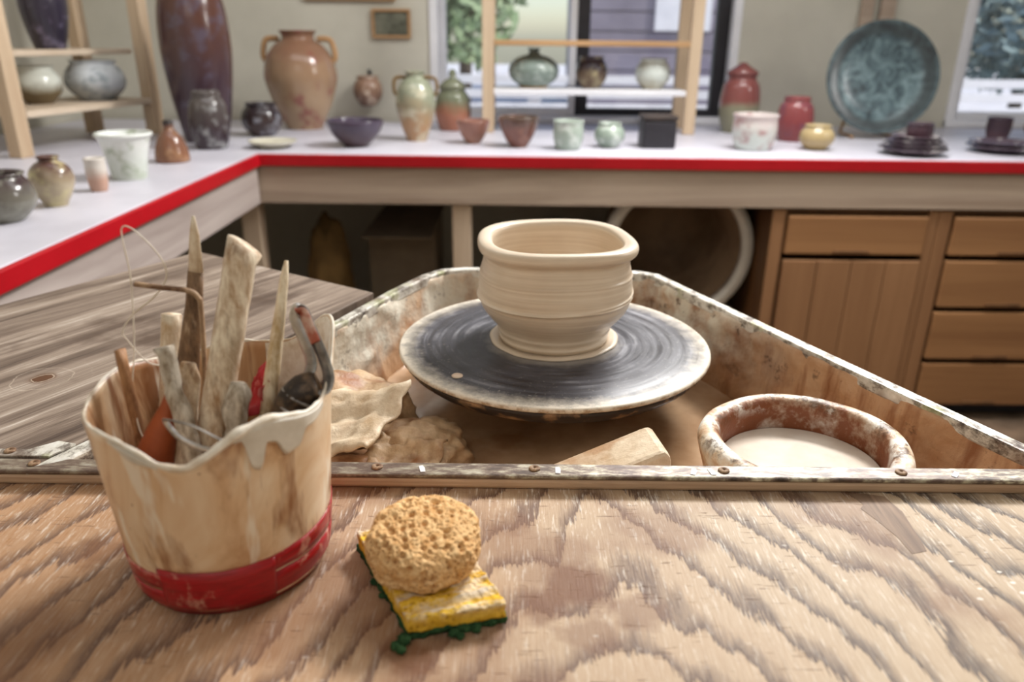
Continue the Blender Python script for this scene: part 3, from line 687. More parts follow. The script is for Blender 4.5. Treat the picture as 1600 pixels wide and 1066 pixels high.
# display rack before the window
rk = thing('display_rack', 'pale wooden two shelf rack before the window on the back counter', 'shelf', (.29, 3.2, Z))
for x in (-.125, .66):
    for y in (3.1, 3.33): box('post', x, x + .045, y, y + .035, Z, 1.75, 'pine', rk)
lab(box('shelf', -.08, .66, 3.1, 3.36, 1.058, 1.078, 'white', rk), 'white lower shelf')
lab(box('shelf', -.08, .66, 3.1, 3.36, 1.235, 1.255, 'brownrail', rk), 'brown upper shelf')
t = thing('globe_vase', 'round celadon green vase with narrow neck on the rack shelf', 'vase', (.075, 3.22, 1.078))
lathe('vase_body', prof('globe', .10, .145), gz('g25', S(124, 144, 132), S(112, 130, 122), 0, .14, S(170, 186, 176)), (.075, 3.22, 1.078), t)
lathe('foot_ring', [(.048, 0), (.056, 0), (.056, .008), (.048, .008), (.048, 0)], 'brownrail', (.075, 3.22, 1.078), t, 32)
pot('small_pot', 'round', .303, 3.22, 1.078, .064, .118, gz('g26', S(110, 84, 54), S(62, 50, 62), .03, .09, S(176, 160, 110)), 'small brown pot with dark violet shoulder in the middle of the rack shelf', 'pot')
pot('lidded_pot', 'round', .546, 3.22, 1.078, .069, .112, gz('g27', S(180, 170, 140), S(206, 216, 208), .0, .06), 'pale green white round pot at the right of the rack shelf', 'pot')

# leaning side rack on the left counter
lr = thing('side_rack', 'pale pine two shelf rack standing on the left counter', 'shelf', (-1.5, 2.7, Z))
A = Vector((-1.45, 2.3, 0)); B = Vector((-1.31, 2.97, 0)); d = (B - A).normalized(); pn = Vector((-d.y, d.x, 0))
def beam(name, p, u, w, z0, z1, m, parent):   # footprint p + u, p + w
    c = [p, p + u, p + u + w, p + w]; return prism(name, [(q.x, q.y) for q in c], z0, z1, m, parent, .003)
for p0, m in ((A, 'pine'), (B - d * .05, 'pine'), (A + pn * .26, 'pine'), (B - d * .05 + pn * .26, 'pine')):
    beam('post', p0, d * .05, pn * .045, Z, 1.8, m, lr)
beam('shelf', A + d * .052, d * ((B - A).length - .104), pn * .30, 1.026, 1.046, 'pinex', lr)
beam('shelf', A + d * .052 + pn * .05, d * ((B - A).length - .104), pn * .25, 1.195, 1.213, 'pinex', lr)
pot('shelf_bowl', 'round', -1.55, 2.62, 1.046, .072, .115, gz('g28', S(110, 90, 50), S(206, 210, 196), .03, .08), 'white over olive bowl on the lower shelf of the pine rack', 'bowl')
pot('shelf_bowl', 'round', -1.452, 2.80, 1.046, .098, .128, gz('g29', S(170, 176, 180), S(206, 214, 220), .03, .11, S(120, 136, 146)), 'pale blue grey round bowl on the lower shelf near the corner', 'bowl')
pot('shelf_vase', 'tall', -1.505, 2.66, 1.213, .072, .24, gz('g30', S(48, 42, 58), S(60, 52, 70), 0, .2, S(110, 100, 130)), 'dark indigo vase on the upper shelf of the pine rack', 'vase')

# ------------------------------------------------------------------ the potter's wheel
WB = .958; RZ = .97
pw = thing('potters_wheel', 'potters wheel bench with plywood front board and slip crusted splash pan', 'pottery wheel', (.04, .6, 0))
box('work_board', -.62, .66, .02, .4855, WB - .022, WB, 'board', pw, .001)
prism('side_deck', [(-.4544, 1.0783), (-.1700, .8960), (-.215, .79), (-.342, .4925), (-.40, .4925), (-.74, .58), (-.5894, .8354)], RZ - .024, RZ - .001, 'deck', pw, .0015)
# pan: floor and walls from one outline
out = [(-.343, .4775), (-.193, .79), (-.150, .90), (-.118, .968), (-.098, .995), (-.066, 1.006), (.05, 1.004), (.170, .997), (.193, .982), (.300, .745), (.4215, .4775)]
def off(poly, q):
    n = len(poly); res = []
    for i in range(n):
        p0, p1, p2 = Vector(poly[i - 1]), Vector(poly[i]), Vector(poly[(i + 1) % n])
        a = (p1 - p0).normalized(); b = (p2 - p1).normalized()
        na = Vector((a.y, -a.x)); nb = Vector((b.y, -b.x)); m = (na + nb)
        m = m.normalized() / max(.5, m.normalized().dot(na)); res.append(tuple(p1 + m * q))
    return res
def dens(poly, st=.006):
    res = []
    for i in range(len(poly)):
        p, q = Vector(poly[i]), Vector(poly[(i + 1) % len(poly)]); n = max(1, int((q - p).length / st))
        res += [tuple(p + (q - p) * k / n) for k in range(n)]
    return res
pi = dens(off(out, .011)); po = dens(off(out, 0.0)); n = len(pi)
PF = .872
vs, fs = [], []
rows = 22
for j in range(rows + 1):
    z = PF + (RZ - .002 - PF) * j / rows
    ins = off(out, .011 + .012 * (1 - j / rows) ** 2)
    ring = dens(off(out, .011)); low = ins
    for i, (x, y) in enumerate(pi):
        # walls lean in slightly toward the floor and are caked unevenly
        c = Vector((.04, .72)); p = Vector((x, y)); dd = (c - p).normalized()
        w = .012 * (1 - j / rows) ** 1.5 + .006 * max(0, .1 + noise.fractal(Vector((x * 30, y * 30, z * 38)), 1, 2, 4)) * (1 if j < rows else 0)
        p = p + dd * w; vs.append((p.x, p.y, z))
for j in range(rows):
    for i in range(n): a = j * n + i; b = j * n + (i + 1) % n; fs.append((a, b, b + n, a + n))
nb = len(vs)
po2 = [tuple(Vector(p) + (Vector(p) - Vector((.04, .72))).normalized() * .002) for p in pi]
for (x, y) in po2: vs.append((x, y, RZ - .003))
for (x, y) in po2: vs.append((x, y, PF - .01))
for i in range(n):
    fs.append((rows * n + i, rows * n + (i + 1) % n, nb + (i + 1) % n, nb + i)); fs.append((nb + i, nb + (i + 1) % n, nb + n + (i + 1) % n, nb + n + i))
fs.append(tuple(range(n))); fs.append(tuple(nb + n + i for i in range(n)))
sp_ = obj('splash_pan', vs, fs, 'pan', pw)
# flat worn rim along left, back and right walls
path = out
rv, rf_ = [], []
o_out = off(out, -.003); o_in = off(out, .012)
cut = list(range(0, len(out)))
for i in cut:
    for (q, z) in ((o_out[i], RZ - .012), (o_out[i], RZ), (o_in[i], RZ + .001), (o_in[i], RZ - .012)): rv.append((q[0], q[1], z))
for i in range(len(cut) - 1):
    for k in range(4): rf_.append((i * 4 + k, i * 4 + (k + 1) % 4, (i + 1) * 4 + (k + 1) % 4, (i + 1) * 4 + k))
rf_.append((0, 1, 2, 3)); rf_.append(tuple(len(rv) - 4 + k for k in range(4)))
ro = obj('pan_rim', rv, rf_, 'rim', pw, False)
bv = ro.modifiers.new('bevel', 'BEVEL'); bv.width = .0022; bv.segments = 2
box('front_lip', -.385, .64, .4745, .4858, WB + .0002, RZ - .0035, 'lip', pw, .0025)
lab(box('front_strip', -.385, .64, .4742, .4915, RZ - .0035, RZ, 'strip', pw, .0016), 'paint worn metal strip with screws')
def screw(x, y, z, r=.0042):
    s = lathe('screw', [(0, 0), (r, 0), (r, .0008), (r * .8, .0014), (r * .3, .0015), (r * .25, .0006), (0, .0006)], 'rust', (x, y, z), pw, 14)
for x in (-.0966, .0173, .1543, .2827, -.345): screw(x, .4835, RZ)
for x, a in ((-.064, .3), (.034, 0), (.132, -.3), (.321, -.7), (.145, .2), (-.14, .5)):
    c = prism('paint_chip', [(-.0018, -.004), (.0016, -.0045), (.0022, .001), (.0012, .0045), (-.0016, .004)], 0, .0006, 'white', None)
    c.rotation_euler.z = a; c.location = (x, .4815, RZ); hang(c, pw)
# metal corner bracket at the end of the side deck
br = prism('corner_bracket', [(-.40, .493), (-.340, .493), (-.330, .512), (-.345, .516), (-.36, .503), (-.40, .503)], RZ - .001, RZ + .001, 'rim', pw, .0004)
screw(-.372, .4995, RZ + .001)
prism('wood_patch', [(.243, .4735), (.2541, .4738), (.2667, .4706), (.2711, .4517), (.2675, .4155), (.2660, .4076), (.2552, .4047), (.2541, .4221), (.2490, .44), (.2436, .4551), (.2476, .4600)], WB - .001, WB + .0002, 'patch', pw)
WC = (.046, .790)
WT = .950
bat = lathe('bat', spline and [(0, -.007), (.160, -.007), (.1670, -.0062), (.1695, -.0038), (.1690, -.0012), (.1672, 0), (.12, .0002), (.06, .0002), (0, .0002)], 'bat', (WC[0], WC[1], WT), pw, 128)
for x, y in ((-.0535, .690), (.128, .893)):
    lathe('bat_pin', [(.0, .0), (.0055, 0), (.0055, .0012), (.004, .002), (0, .0022)], 'pin', (x, y, WT), bat, 20)
wh_ = lathe('wheel_head', [(0, -.046), (.03, -.046), (.055, -.034), (.13, -.030), (.152, -.0235), (.1610, -.0160), (.1650, -.0110), (.1652, -.0075), (0, -.0075)], 'wheelhead', (WC[0], WC[1], WT), pw, 96)
lathe('shaft', [(0, -.06), (.025, -.06), (.025, .088 - .045), (0, .088 - .045)], 'wheelhead', (WC[0], WC[1], .858 + .0), pw, 24)
for (x, y) in ((-.55, .1), (.55, .1), (-.03, .93), (.13, .93)): box('leg', x - .03, x + .03, y - .03, y + .03, 0, PF - .012, 'frame', pw)
box('cross_rail', -.55, .55, .08, .12, PF - .10, PF - .012, 'frame', pw)
for x in (-.03, .13): box('side_rail', x - .02, x + .02, .1, .92, PF - .06, PF - .011, 'frame', pw)
box('board_support', -.6, .6, .1, .14, PF - .012, WB - .0222, 'frame', pw); box('deck_support', -.5, -.46, .1, .8, PF - .012, RZ - .0242, 'frame', pw); box('deck_rail', -.5, -.46, .1, .8, PF - .08, PF - .012, 'frame', pw)
# slip water lying in the pan
puddle = prism('slip_puddle', off(out, .022), PF + .0005, PF + .006, 'puddle'); tag(puddle, 'thin brown slip water lying on the floor of the splash pan', 'slip')

# the thrown pot
def thrown_pot():
    ctrl = [(.0585, 0), (.0605, .004), (.0600, .008), (.0622, .013), (.0622, .017), (.0662, .022), (.0740, .031), (.0800, .040), (.0832, .050), (.0843, .061), (.0836, .074), (.0816, .086), (.0792, .0970), (.0805, .0995), (.0842, .1015), (.0870, .1045), (.0878, .1085), (.0866, .1122), (.0830, .1142), (.0775, .1142), (.0728, .1120), (.0712, .106), (.0735, .090), (.0765, .065), (.073, .042), (.06, .022), (.03, .0135), (.001, .0125)]
    pr = [(p.x, p.y) for p in spline([(a, b, 0) for a, b in ctrl], 12)]
    pr = [(0, 0)] + pr
    outer_n = next(i for i, p in enumerate(pr) if p[1] >= .111)
    seg = 160; vs, fs = [], []
    for i, (r, z) in enumerate(pr):
        for k in range(seg):
            t = 2 * PI * k / seg
            sq = max(0, min(1, (z - .03) / .07)) * (1 if r > .03 else .4)
            q = r * (1 + sq * (0.040 * math.cos(4 * (t - math.radians(-38))) + .014 * math.cos(3 * (t - math.radians(205))) - .012 * math.cos(2 * t)))
            if 0 < i < outer_n and .012 < z < .096:
                q += .00012 * math.sin(z * 900 + t) + .0005 * noise.noise(Vector((math.cos(t) * .5, math.sin(t) * .5, z * 130)))
                u = ((t - math.radians(90)) % (2 * PI)) / (2 * PI)
                for zz, am in ((.0500 + .004 * u + .026 * max(0, u - .48), .0016), (.0500 + .004 * u + .002 * max(0, u - .5), .0016), (.076 + .004 * u, .0007)):
                    q += 1.15 * am * math.exp(-((z - zz) / .0011) ** 2) * min(1, u * 12, (1 - u) * 12)
            vs.append((q * math.cos(t), q * math.sin(t), z))
    for i in range(len(pr) - 1):
        for k in range(seg):
            a = i * seg + k; b = i * seg + (k + 1) % seg; fs.append((a, b, b + seg, a + seg))
    return vs, fs
# finer rows through the ridges
PX, PY = .0460, .800
cp = thing('clay_pot', 'wet cream clay pot with thick squared lip, freshly thrown on the wheel', 'pot', (PX, PY, WT + .0003))
pv, pf = thrown_pot()
b = obj('pot_body', pv, pf, 'clay', None); b.location = (PX, PY, WT + .0012)
sd_ = b.modifiers.new('sub', 'SUBSURF'); sd_.levels = 1; sd_.render_levels = 1; hang(b, cp)
lathe('clay_ring', [(.058, 0), (.0705, 0), (.0715, .0008), (.070, .0022), (.066, .0028), (.0625, .0012), (.058, .0012), (.058, 0)], 'clay', (PX, PY, WT + .0003), cp, 96, rf=lambda t, z: 1 + .012 * math.sin(3 * t + 1) + .006 * math.sin(11 * t))

# clay scraps in the pan
def slab(name, pts, th, m, label, seed=0, curl=.01, base=None):
    """a torn sheet of clay: an uneven patch with thickness and ragged edge; pts = (origin, along, across)"""
    o0, u, v = (Vector(p) for p in pts); nx, ny = 30, 18; nrm = u.cross(v).normalized()
    if nrm.z < 0: nrm = -nrm
    top, bot = [], []
    for j in range(ny + 1):
        for i in range(nx + 1):
            a, c = i / nx, j / ny
            # ragged outline
            ea = .10 * noise.noise(Vector((c * 4, seed, 1))); ec = .14 * noise.noise(Vector((a * 5, seed, 7)))
            p = o0 + u * (a + ea * (2 * a - 1)) + v * (c + ec * (2 * c - 1))
            hgt = curl * ((2 * a - 1) ** 2 + .6 * (2 * c - 1) ** 2) + .006 * noise.fractal(Vector((a * 3 + seed, c * 3, seed)), 1, 2, 4)
            e = min(a, 1 - a, c, 1 - c); tk = th * min(1, .35 + e * 7) * (1 + .4 * noise.noise(Vector((a * 7, c * 7, seed))))
            top.append(p + nrm * (hgt + tk)); bot.append(p + nrm * hgt)
    w = nx + 1; N_ = len(top); fs = []
    for j in range(ny):
        for i in range(nx):
            a = j * w + i; fs += [(a, a + 1, a + w + 1, a + w), (N_ + a, N_ + a + w, N_ + a + w + 1, N_ + a + 1)]
    edge = [i for i in range(w)] + [j * w + nx for j in range(1, ny + 1)] + [ny * w + i for i in range(nx - 1, -1, -1)] + [j * w for j in range(ny - 1, 0, -1)]
    for k in range(len(edge)): a, b2 = edge[k], edge[(k + 1) % len(edge)]; fs.append((a, b2, N_ + b2, N_ + a))
    o = obj(name, top + bot, fs, m); return tag(o, label, 'clay scrap')
G = 'clay scraps heaped in the pan'
P0 = PF + .004
tag(lump('clay_scrap', (-.168, .69, P0 + .026), (.070, .060, .044), 'scrap', None, 5, .20, 1.7, (0, 0, .4), 2, P0), 'big brown clay lump against the left pan wall under the wheel', 'clay scrap', G)
tag(lump('clay_scrap', (-.090, .640, P0 + .014), (.055, .045, .032), 'scrap', None, 5, .22, 1.9, (0, 0, 1), 5, P0), 'crumbly clay lump nearest the wheel underside', 'clay scrap', G)
tag(lump('clay_scrap', (-.165, .585, P0 + .012), (.080, .050, .026), 'scrap_dark', None, 5, .22, 2, (0, 0, .2), 8, P0), 'wet reddish brown clay mass under the curved slab', 'clay scrap', G)
slab('clay_slab', ((-.220, .600, .902), (.100, -.018, .012), (.030, .075, .030)), .008, 'scrap_pale', 'broad pale curved clay slab lying on top of the scrap heap', 3, .012)['group'] = G
slab('clay_slab', ((-.135, .585, .898), (.065, -.006, -.004), (.012, .045, .012)), .009, 'scrap', 'thick cracked clay slice beside the broad pale slab', 6, .006)['group'] = G
slab('clay_slab', ((-.195, .525, .905), (.070, .000, .004), (.008, .03, .010)), .005, 'scrap_pale', 'thin ribbed clay strip right behind the front rim, left end', 11, .004)['group'] = G
slab('clay_slab', ((-.110, .520, .905), (.065, .002, -.002), (.004, .034, .008)), .005, 'scrap_pale', 'thin ribbed clay strip behind the front rim, right of its twin', 15, .004)['group'] = G
tag(lump('clay_scrap', (-.12, .535, P0 + .010), (.11, .03, .028), 'scrap_dark', None, 5, .2, 3, (0, 0, 0), 12, P0), 'low wet brown clay bed behind the front rim', 'clay scrap', G)
# pale trimmed wedge standing behind the rim
wd = prism('clay_wedge', [(-.066, .046), (.014, .078), (.022, .081), (.027, .075), (.033, .0), (-.066, 0)], 0, .055, 'scrap_pale', None, .004)
wd.data.transform(Matrix.Translation((.094, .565, P0 + .0025)) @ Matrix.Rotation(math.radians(5), 4, 'Z') @ Matrix.Rotation(math.radians(84), 4, 'X'))
tag(wd, 'pale trimmed clay wedge peeking over the front rim before the wheel', 'clay scrap', G)

# slip pot in the right of the pan
SX, SY = .243, .563
sp = thing('slip_pot', 'crusty brown pot of white slip standing in the right of the pan', 'pot', (SX, SY, P0))
def wob(t, z): return 1 + .015 * math.sin(2 * t + .5) + .01 * math.sin(5 * t) + .012 * noise.noise(Vector((math.cos(t) * 3, math.sin(t) * 3, z * 40)))
pr = [(0, 0), (.055, 0), (.060, .004), (.074, .03), (.081, .055), (.0835, .066), (.0850, .073), (.0820, .0795), (.0760, .0815), (.0695, .079), (.0668, .071), (.066, .05), (.06, .02), (.05, .008), (0, .007)]
lathe('pot_wall', [(p.x, p.y) for p in spline([(a, b_, 0) for a, b_ in pr], 4)], 'slippot', (SX, SY, P0), sp, 96, wob)
lathe('slip', [(0, .052), (.0655, .052), (.0655, .0535), (.0645, .0537), (0, .0536)], 'slip', (SX, SY, P0), sp, 64, lambda t, z: 1 + .015 * math.sin(2 * t + .5))
s_ = bpy.data.objects['slip']; s_['label'] = 'white liquid slip'

# ------------------------------------------------------------------ the cut down bucket
BX, BY, BZ, BH = -.171, .399, WB, .113
bk = thing('tool_bucket', 'cut down cream plastic bucket with red tape round its base, full of tools', 'bucket', (BX, BY, BZ))
def gs(a, c, w):
    d_ = (a - c + 180) % 360 - 180; return math.exp(-(d_ / w) ** 2)
def top(t):
    a = math.degrees(t) % 360
    return BH + .030 * gs(a, 38, 24) - .0085 * gs(a, 277, 15) + .004 * gs(a, 312, 22) + .002 * math.sin(5 * t) + .003 * gs(a, 180, 40) + .0015 * gs(a, 250, 15)
def brad(t, h):
    q = max(0, min(1.3, h / BH))
    rx = .0565 + .0090 * q ** .85; ry = .0575 + .0135 * q ** .85
    a = math.degrees(t) % 360
    r = rx * ry / math.hypot(ry * math.cos(t), rx * math.sin(t))
    r += .006 * gs(a, 40, 24) * max(0, q - .8) * 2                       # flared tab
    r += (.004 * gs(a, 279, 16)) * max(0, q - .55) * 2                   # lip pressed out at the notch
    r -= .0025 * gs(a, 318, 14) * max(0, q - .3)
    if h < .004: r -= (.004 - h) * .8
    return r
def bpt(t, h, o=0): r = brad(t, h) + o; return (BX + r * math.cos(t), BY + r * math.sin(t), BZ + h)
SEG = 144; RW = 22
vs, fs = [], []
for j in range(RW + 1):
    for k in range(SEG): t = 2 * PI * k / SEG; vs.append(bpt(t, top(t) * j / RW))
for j in range(RW + 1):
    for k in range(SEG): t = 2 * PI * k / SEG; h = max(.003, top(t) * (1 - j / RW)); vs.append(bpt(t, h, -.0022))
nr = 2 * (RW + 1)
for j in range(nr - 1):
    for k in range(SEG): a = j * SEG + k; b_ = j * SEG + (k + 1) % SEG; fs.append((a, b_, b_ + SEG, a + SEG))
fs.append(tuple(range(SEG))); fs.append(tuple((nr - 1) * SEG + k for k in range(SEG)))
obj('bucket_wall', vs, fs, 'bucket', bk)
# dried slip along the torn rim
cv = []
rad = []
for k in range(240):
    t = 2 * PI * k / 240; p = Vector(bpt(t, top(t), -.0011)); a = math.degrees(t)
    nn = noise.noise(Vector((math.cos(t) * 9, math.sin(t) * 9, 2)))
    p.z += .0006 * nn; cv.append(p); rad.append(.0009 + .0007 * nn + .0016 * gs(a, 302, 34))
lab(tube('rim_crust', cv, rad, 'crust', bk, 8, closed=True), 'white dried slip on the torn rim')
def patch(name, t0, t1, hb, ht, o, m, back=.00005, n=40, rows=8):
    """a skin on the bucket wall from height hb(t) to ht(t)"""
    vs, fs = [], []
    for j in range(rows + 1):
        for k in range(n + 1):
            t = math.radians(t0 + (t1 - t0) * k / n); h0, h1 = hb(t), ht(t); h = h0 + (h1 - h0) * j / rows
            q = o(k / n, j / rows, t) if callable(o) else o
            vs.append(bpt(t, h, q))
    N_ = len(vs)
    for j in range(rows + 1):
        for k in range(n + 1):
            t = math.radians(t0 + (t1 - t0) * k / n); h0, h1 = hb(t), ht(t); vs.append(bpt(t, h0 + (h1 - h0) * j / rows, back))
    w = n + 1
    for j in range(rows):
        for k in range(n): a = j * w + k; fs += [(a, a + 1, a + w + 1, a + w), (N_ + a, N_ + a + w, N_ + a + w + 1, N_ + a + 1)]
    ed = list(range(w)) + [j * w + n for j in range(1, rows + 1)] + [rows * w + i for i in range(n - 1, -1, -1)] + [j * w for j in range(rows - 1, 0, -1)]
    for k in range(len(ed)): a, b_ = ed[k], ed[(k + 1) % len(ed)]; fs.append((a, b_, N_ + b_, N_ + a))
    return obj(name, vs, fs, m, bk)
nz = lambda t, s, amp: amp * noise.noise(Vector((math.cos(t) * s, math.sin(t) * s, s)))
band_top = lambda t: .0320 + .004 * math.cos(t - .3) + nz(t, 6, .0006)
split = lambda t: .0175 + .0045 * math.cos(t + .4) + nz(t, 5, .0008)
lab(patch('tape_band', 0, 359.9, lambda t: split(t) + .0011, band_top, .0007, 'tape', n=140, rows=3), 'upper winding of red tape')
lab(patch('tape_band', 0, 359.9, lambda t: .0015, lambda t: split(t) - .0006, .0006, 'tape', n=140, rows=3), 'lower winding of red tape')
lab(patch('tape_patch', 252, 311, lambda t: .0008 + nz(t, 8, .0004), lambda t: .0335 + nz(t, 6, .0008), .0013, 'tape', n=36, rows=4), 'overlapping red tape patch')
def dripd(t):
    a = math.degrees(t) % 360
    g4 = lambda c, w: math.exp(-((a - c) / w) ** 4)
    return .0035 + .0095 * gs(a, 316, 10) + .0185 * g4(306.5, 4.0) + .0125 * g4(325, 6.5) + .004 * gs(a, 336, 9)
patch('slip_drip', 298, 352, lambda t: top(t) - dripd(t), lambda t: top(t) - .0005, lambda u, v, t: .0024 * math.sqrt(max(0, math.sin(PI * min(1, max(.0, u))) * 1.0)) * (1 - .35 * v) * (1 if v > 0 else .25), 'drip', n=90, rows=12)
patch('slip_drip', 245, 268, lambda t: top(t) - .003 - .003 * gs(math.degrees(t) % 360, 258, 6), lambda t: top(t) - .0005, lambda u, v, t: .0018 * math.sin(PI * u) * (1 if v > 0 else .25), 'drip', n=40, rows=6)

lab(patch('slip_coat', 14, 82, lambda t: top(t) - .045 + nz(t, 6, .012), lambda t: top(t) - .0006, -.0030, 'crust', back=-.0021, n=50, rows=10), 'white slip coat inside the tall tab')

# ------------------------------------------------------------------ tools in the bucket
def stick(name, a, b, r0, r1, m, label, cat, flat=None, n=14, wob=.15, cut=0, tip=None, up=None):
    a, b = Vector(a), Vector(b); pts = [a + (b - a) * i / n for i in range(n + 1)]
    rr = [r0 + (r1 - r0) * i / n for i in range(n + 1)]
    if tip: 
        for i in range(n + 1): rr[i] *= min(1, tip[0] + (i / n) / tip[1])
    o = tube(name, pts, rr, m, None, 16, flat, up, wob=wob)
    return tag(o, label, cat) if label else o
# thick dowel with a slanted worn top
dw = stick('dowel', (-.1520, .425, 1.1535), (-.1918, .3784, .9625), .0088, .0088, 'dowel', 'thick clay smeared wooden dowel, the tallest and widest stick in the bucket', 'stick', n=14, wob=.10)
for v in dw.data.vertices:
    if v.co.z > 1.146: v.co.z -= max(0, v.co.x + .159) * .6
kn = thing('wooden_knife', 'pointed wooden knife with dark stained blade behind the dowel', 'knife', (-.205, .408, .9625))
tube('blade_tip', [(-.1835, .435, 1.1635), (-.1841, .4343, 1.152), (-.1857, .4325, 1.130)], [.0010, .0030, .0046], 'palestick', kn, 14, (1, .45), (0, 1, .1))
tube('blade', [(-.1857, .4325, 1.131), (-.188, .4295, 1.112), (-.194, .4215, 1.075), (-.1985, .416, 1.045)], [.0047, .0052, .0068, .0070], 'knife', kn, 14, (1, .42), (0, 1, .1))
tube('grip', [(-.1983, .416, 1.046), (-.203, .410, 1.0), (-.2073, .4052, .966)], [.0066, .0062, .006], 'palestick', kn, 14, (1, .6), (0, 1, .1))
br_ = tube('bent_rod', spline([(-.2156, .4190, 1.1274), (-.200, .4195, 1.1252), (-.1862, .4205, 1.1232), (-.1815, .421, 1.1190), (-.1806, .4205, 1.1110), (-.1818, .4135, 1.0625), (-.1838, .3960, .9638)], 6), .0021, 'rust', None, 10, (1, .7))
tag(br_, 'rusty rod bent at a right angle, its short arm pointing left over the bucket', 'tool')
stick('short_rod', (-.2073, .44, 1.1018), (-.2175, .4180, .9965), .0058, .0055, 'palestick', 'pale round rod end leaning on the back of the bucket', 'stick', wob=.1)
stick('crusted_stick', (-.1937, .3952, 1.0985), (-.1640, .3640, .9625), .0052, .0048, 'crusty', 'grey stick crusted all over with dried clay, left of the dowel', 'stick', n=40, wob=.5)
stick('brown_stick', (-.2238, .4052, 1.0925), (-.2060, .3830, .9635), .0040, .0040, 'brownstick', 'thin brown split stick, the leftmost in the bucket', 'stick', wob=.25, flat=(1, .7))
pt = thing('pointed_stick', 'slim pale pointed stick right of the dowel with dark stained foot', 'stick', (-.157, .386, .9625))
tube('shaft', [(-.1311, .4303, 1.1390), (-.1325, .428, 1.13), (-.136, .422, 1.107), (-.141, .4133, 1.075), (-.1448, .4068, 1.050)], [.0011, .0024, .0034, .0044, .0046], 'point', pt, 14, wob=.1)
lab(tube('shaft_foot', [(-.1447, .407, 1.0505), (-.1573, .3854, .9645)], [.0046, .0042], 'knife', pt, 14), 'dark stained foot')
cn = lathe('cone_handle', [(0, 0), (.0145, 0), (.0150, .006), (.012, .028), (.0085, .050), (.0045, .066), (.0032, .082), (0, .083)], 'terracotta', (0, 0, 0), None, 32)
cn.rotation_euler = (math.radians(-10), math.radians(19), 0); cn.location = (-.2195, .3880, .9985); tag(cn, 'smooth terracotta coloured cone shaped tool handle at the left of the bucket', 'tool')
stick('stub_stick', (-.1549, .3965, 1.0765), (-.1700, .374, .9625), .0058, .0060, 'crusty', 'knobbly clay caked stub close to the right of the dowel', 'stick', n=30, wob=.6, tip=(.55, .12))
fl = stick('flat_rib', (-.1878, .4100, 1.0830), (-.2035, .3830, .9635), .0078, .0070, 'dowel', 'flat clay coated wooden rib between crusted stick and dowel', 'tool', flat=(1, .3), up=(0, 1, .2), tip=(.5, .08))
# cutting wire: thin, looped
tag(tube('cutting_wire', spline([(-.2020, .43, 1.072), (-.2130, .415, 1.0800), (-.2235, .415, 1.0940), (-.2255, .415, 1.1000), (-.2190, .417, 1.1095), (-.2060, .418, 1.1195), (-.1985, .42, 1.1290), (-.1972, .42, 1.1375), (-.2020, .42, 1.1480), (-.2120, .42, 1.1590), (-.2176, .42, 1.1600), (-.2186, .42, 1.1520), (-.2176, .419, 1.1290), (-.2188, .412, 1.0920), (-.2188, .402, 1.0700), (-.2150, .394, 1.0480), (-.2060, .388, 1.0320), (-.200, .386, 1.0)], 10), .00042, 'wire', None, 6), 'thin pale cutting wire looping up above the left of the bucket', 'wire')
# ribbon loop at the notch
lp = spline([(-.1866, .3690, 1.0660), (-.1810, .3640, 1.0690), (-.1660, .3560, 1.0700), (-.1530, .3515, 1.0660), (-.1490, .3510, 1.0635), (-.1570, .3560, 1.0560), (-.1680, .3615, 1.0545), (-.1800, .3660, 1.0585)], 8, True)
wl_ = thing('loop_tool', 'thin metal loop tool lying at the notch in the bucket front', 'tool', (-.17, .36, .965))
tube('loop', lp, .0016, 'steel', wl_, 8, (.4, 1), closed=True); tube('shank', [(-.1570, .3560, 1.0560), (-.163, .366, 1.02), (-.168, .372, .9640)], .0026, 'rust', wl_, 10)
# ribbon trimming tool at right
rt = thing('trimming_tool', 'ribbon trimming tool with bent steel band and dark wrapped grip, rightmost in the bucket', 'tool', (-.135, .39, .966))
band = spline([(-.1190, .405, 1.0750), (-.1165, .410, 1.0830), (-.1200, .414, 1.0940), (-.1262, .419, 1.1070), (-.1240, .419, 1.1130), (-.1205, .418, 1.1120), (-.1150, .413, 1.1010), (-.1085, .407, 1.0880), (-.1052, .403, 1.0780), (-.1068, .399, 1.0715), (-.1120, .398, 1.0705), (-.1150, .399, 1.0740)], 8)
tube('steel_band', band, .0056, 'steel', rt, 12, (.2, 1), (.75, -.6, .25))
lab(tube('band_face', spline([(-.1236, .4172, 1.1122), (-.1203, .4162, 1.1110), (-.1165, .4125, 1.1035), (-.1130, .4095, 1.0960)], 6), .0057, 'redsteel', rt, 12, (.24, 1.0), (.75, -.6, .25)), 'rust red outer face of the band')
gp = tube('grip', spline([(-.1110, .400, 1.0730), (-.1200, .398, 1.0690), (-.1290, .394, 1.0500), (-.1370, .390, 1.01), (-.1440, .386, .9700)], 5), [.0085, .0090, .0100, .0105, .0112, .0116, .0116, .0114, .0112, .011, .011, .011, .0105, .0105, .0105, .0100, .0100, .0098, .0095, .009, .0085], 'blackgrip', rt, 18, wob=.12)
for k, z in enumerate(((-.1208, .3975, 1.0672), (-.1245, .396, 1.0600), (-.1285, .3942, 1.0505))):
    c = Vector(z); ax = Vector((-.5, -.25, -.8)).normalized(); u = ax.orthogonal().normalized(); w = ax.cross(u)
    tube('grip_ring', [c + (u * math.cos(q) + w * math.sin(q)) * .0112 for q in [2 * PI * i / 20 for i in range(20)]], .0009, 'steel', gp, 6, closed=True)
# red plastic rib
rb = slab('red_rib', ((-.1575, .405, 1.040), (.020, .004, .030), (-.006, .030, .008)), .003, 'redcloth', '', 4, .003); tag(rb, 'scuffed red plastic rib leaning inside the bucket behind the pointed stick', 'tool')

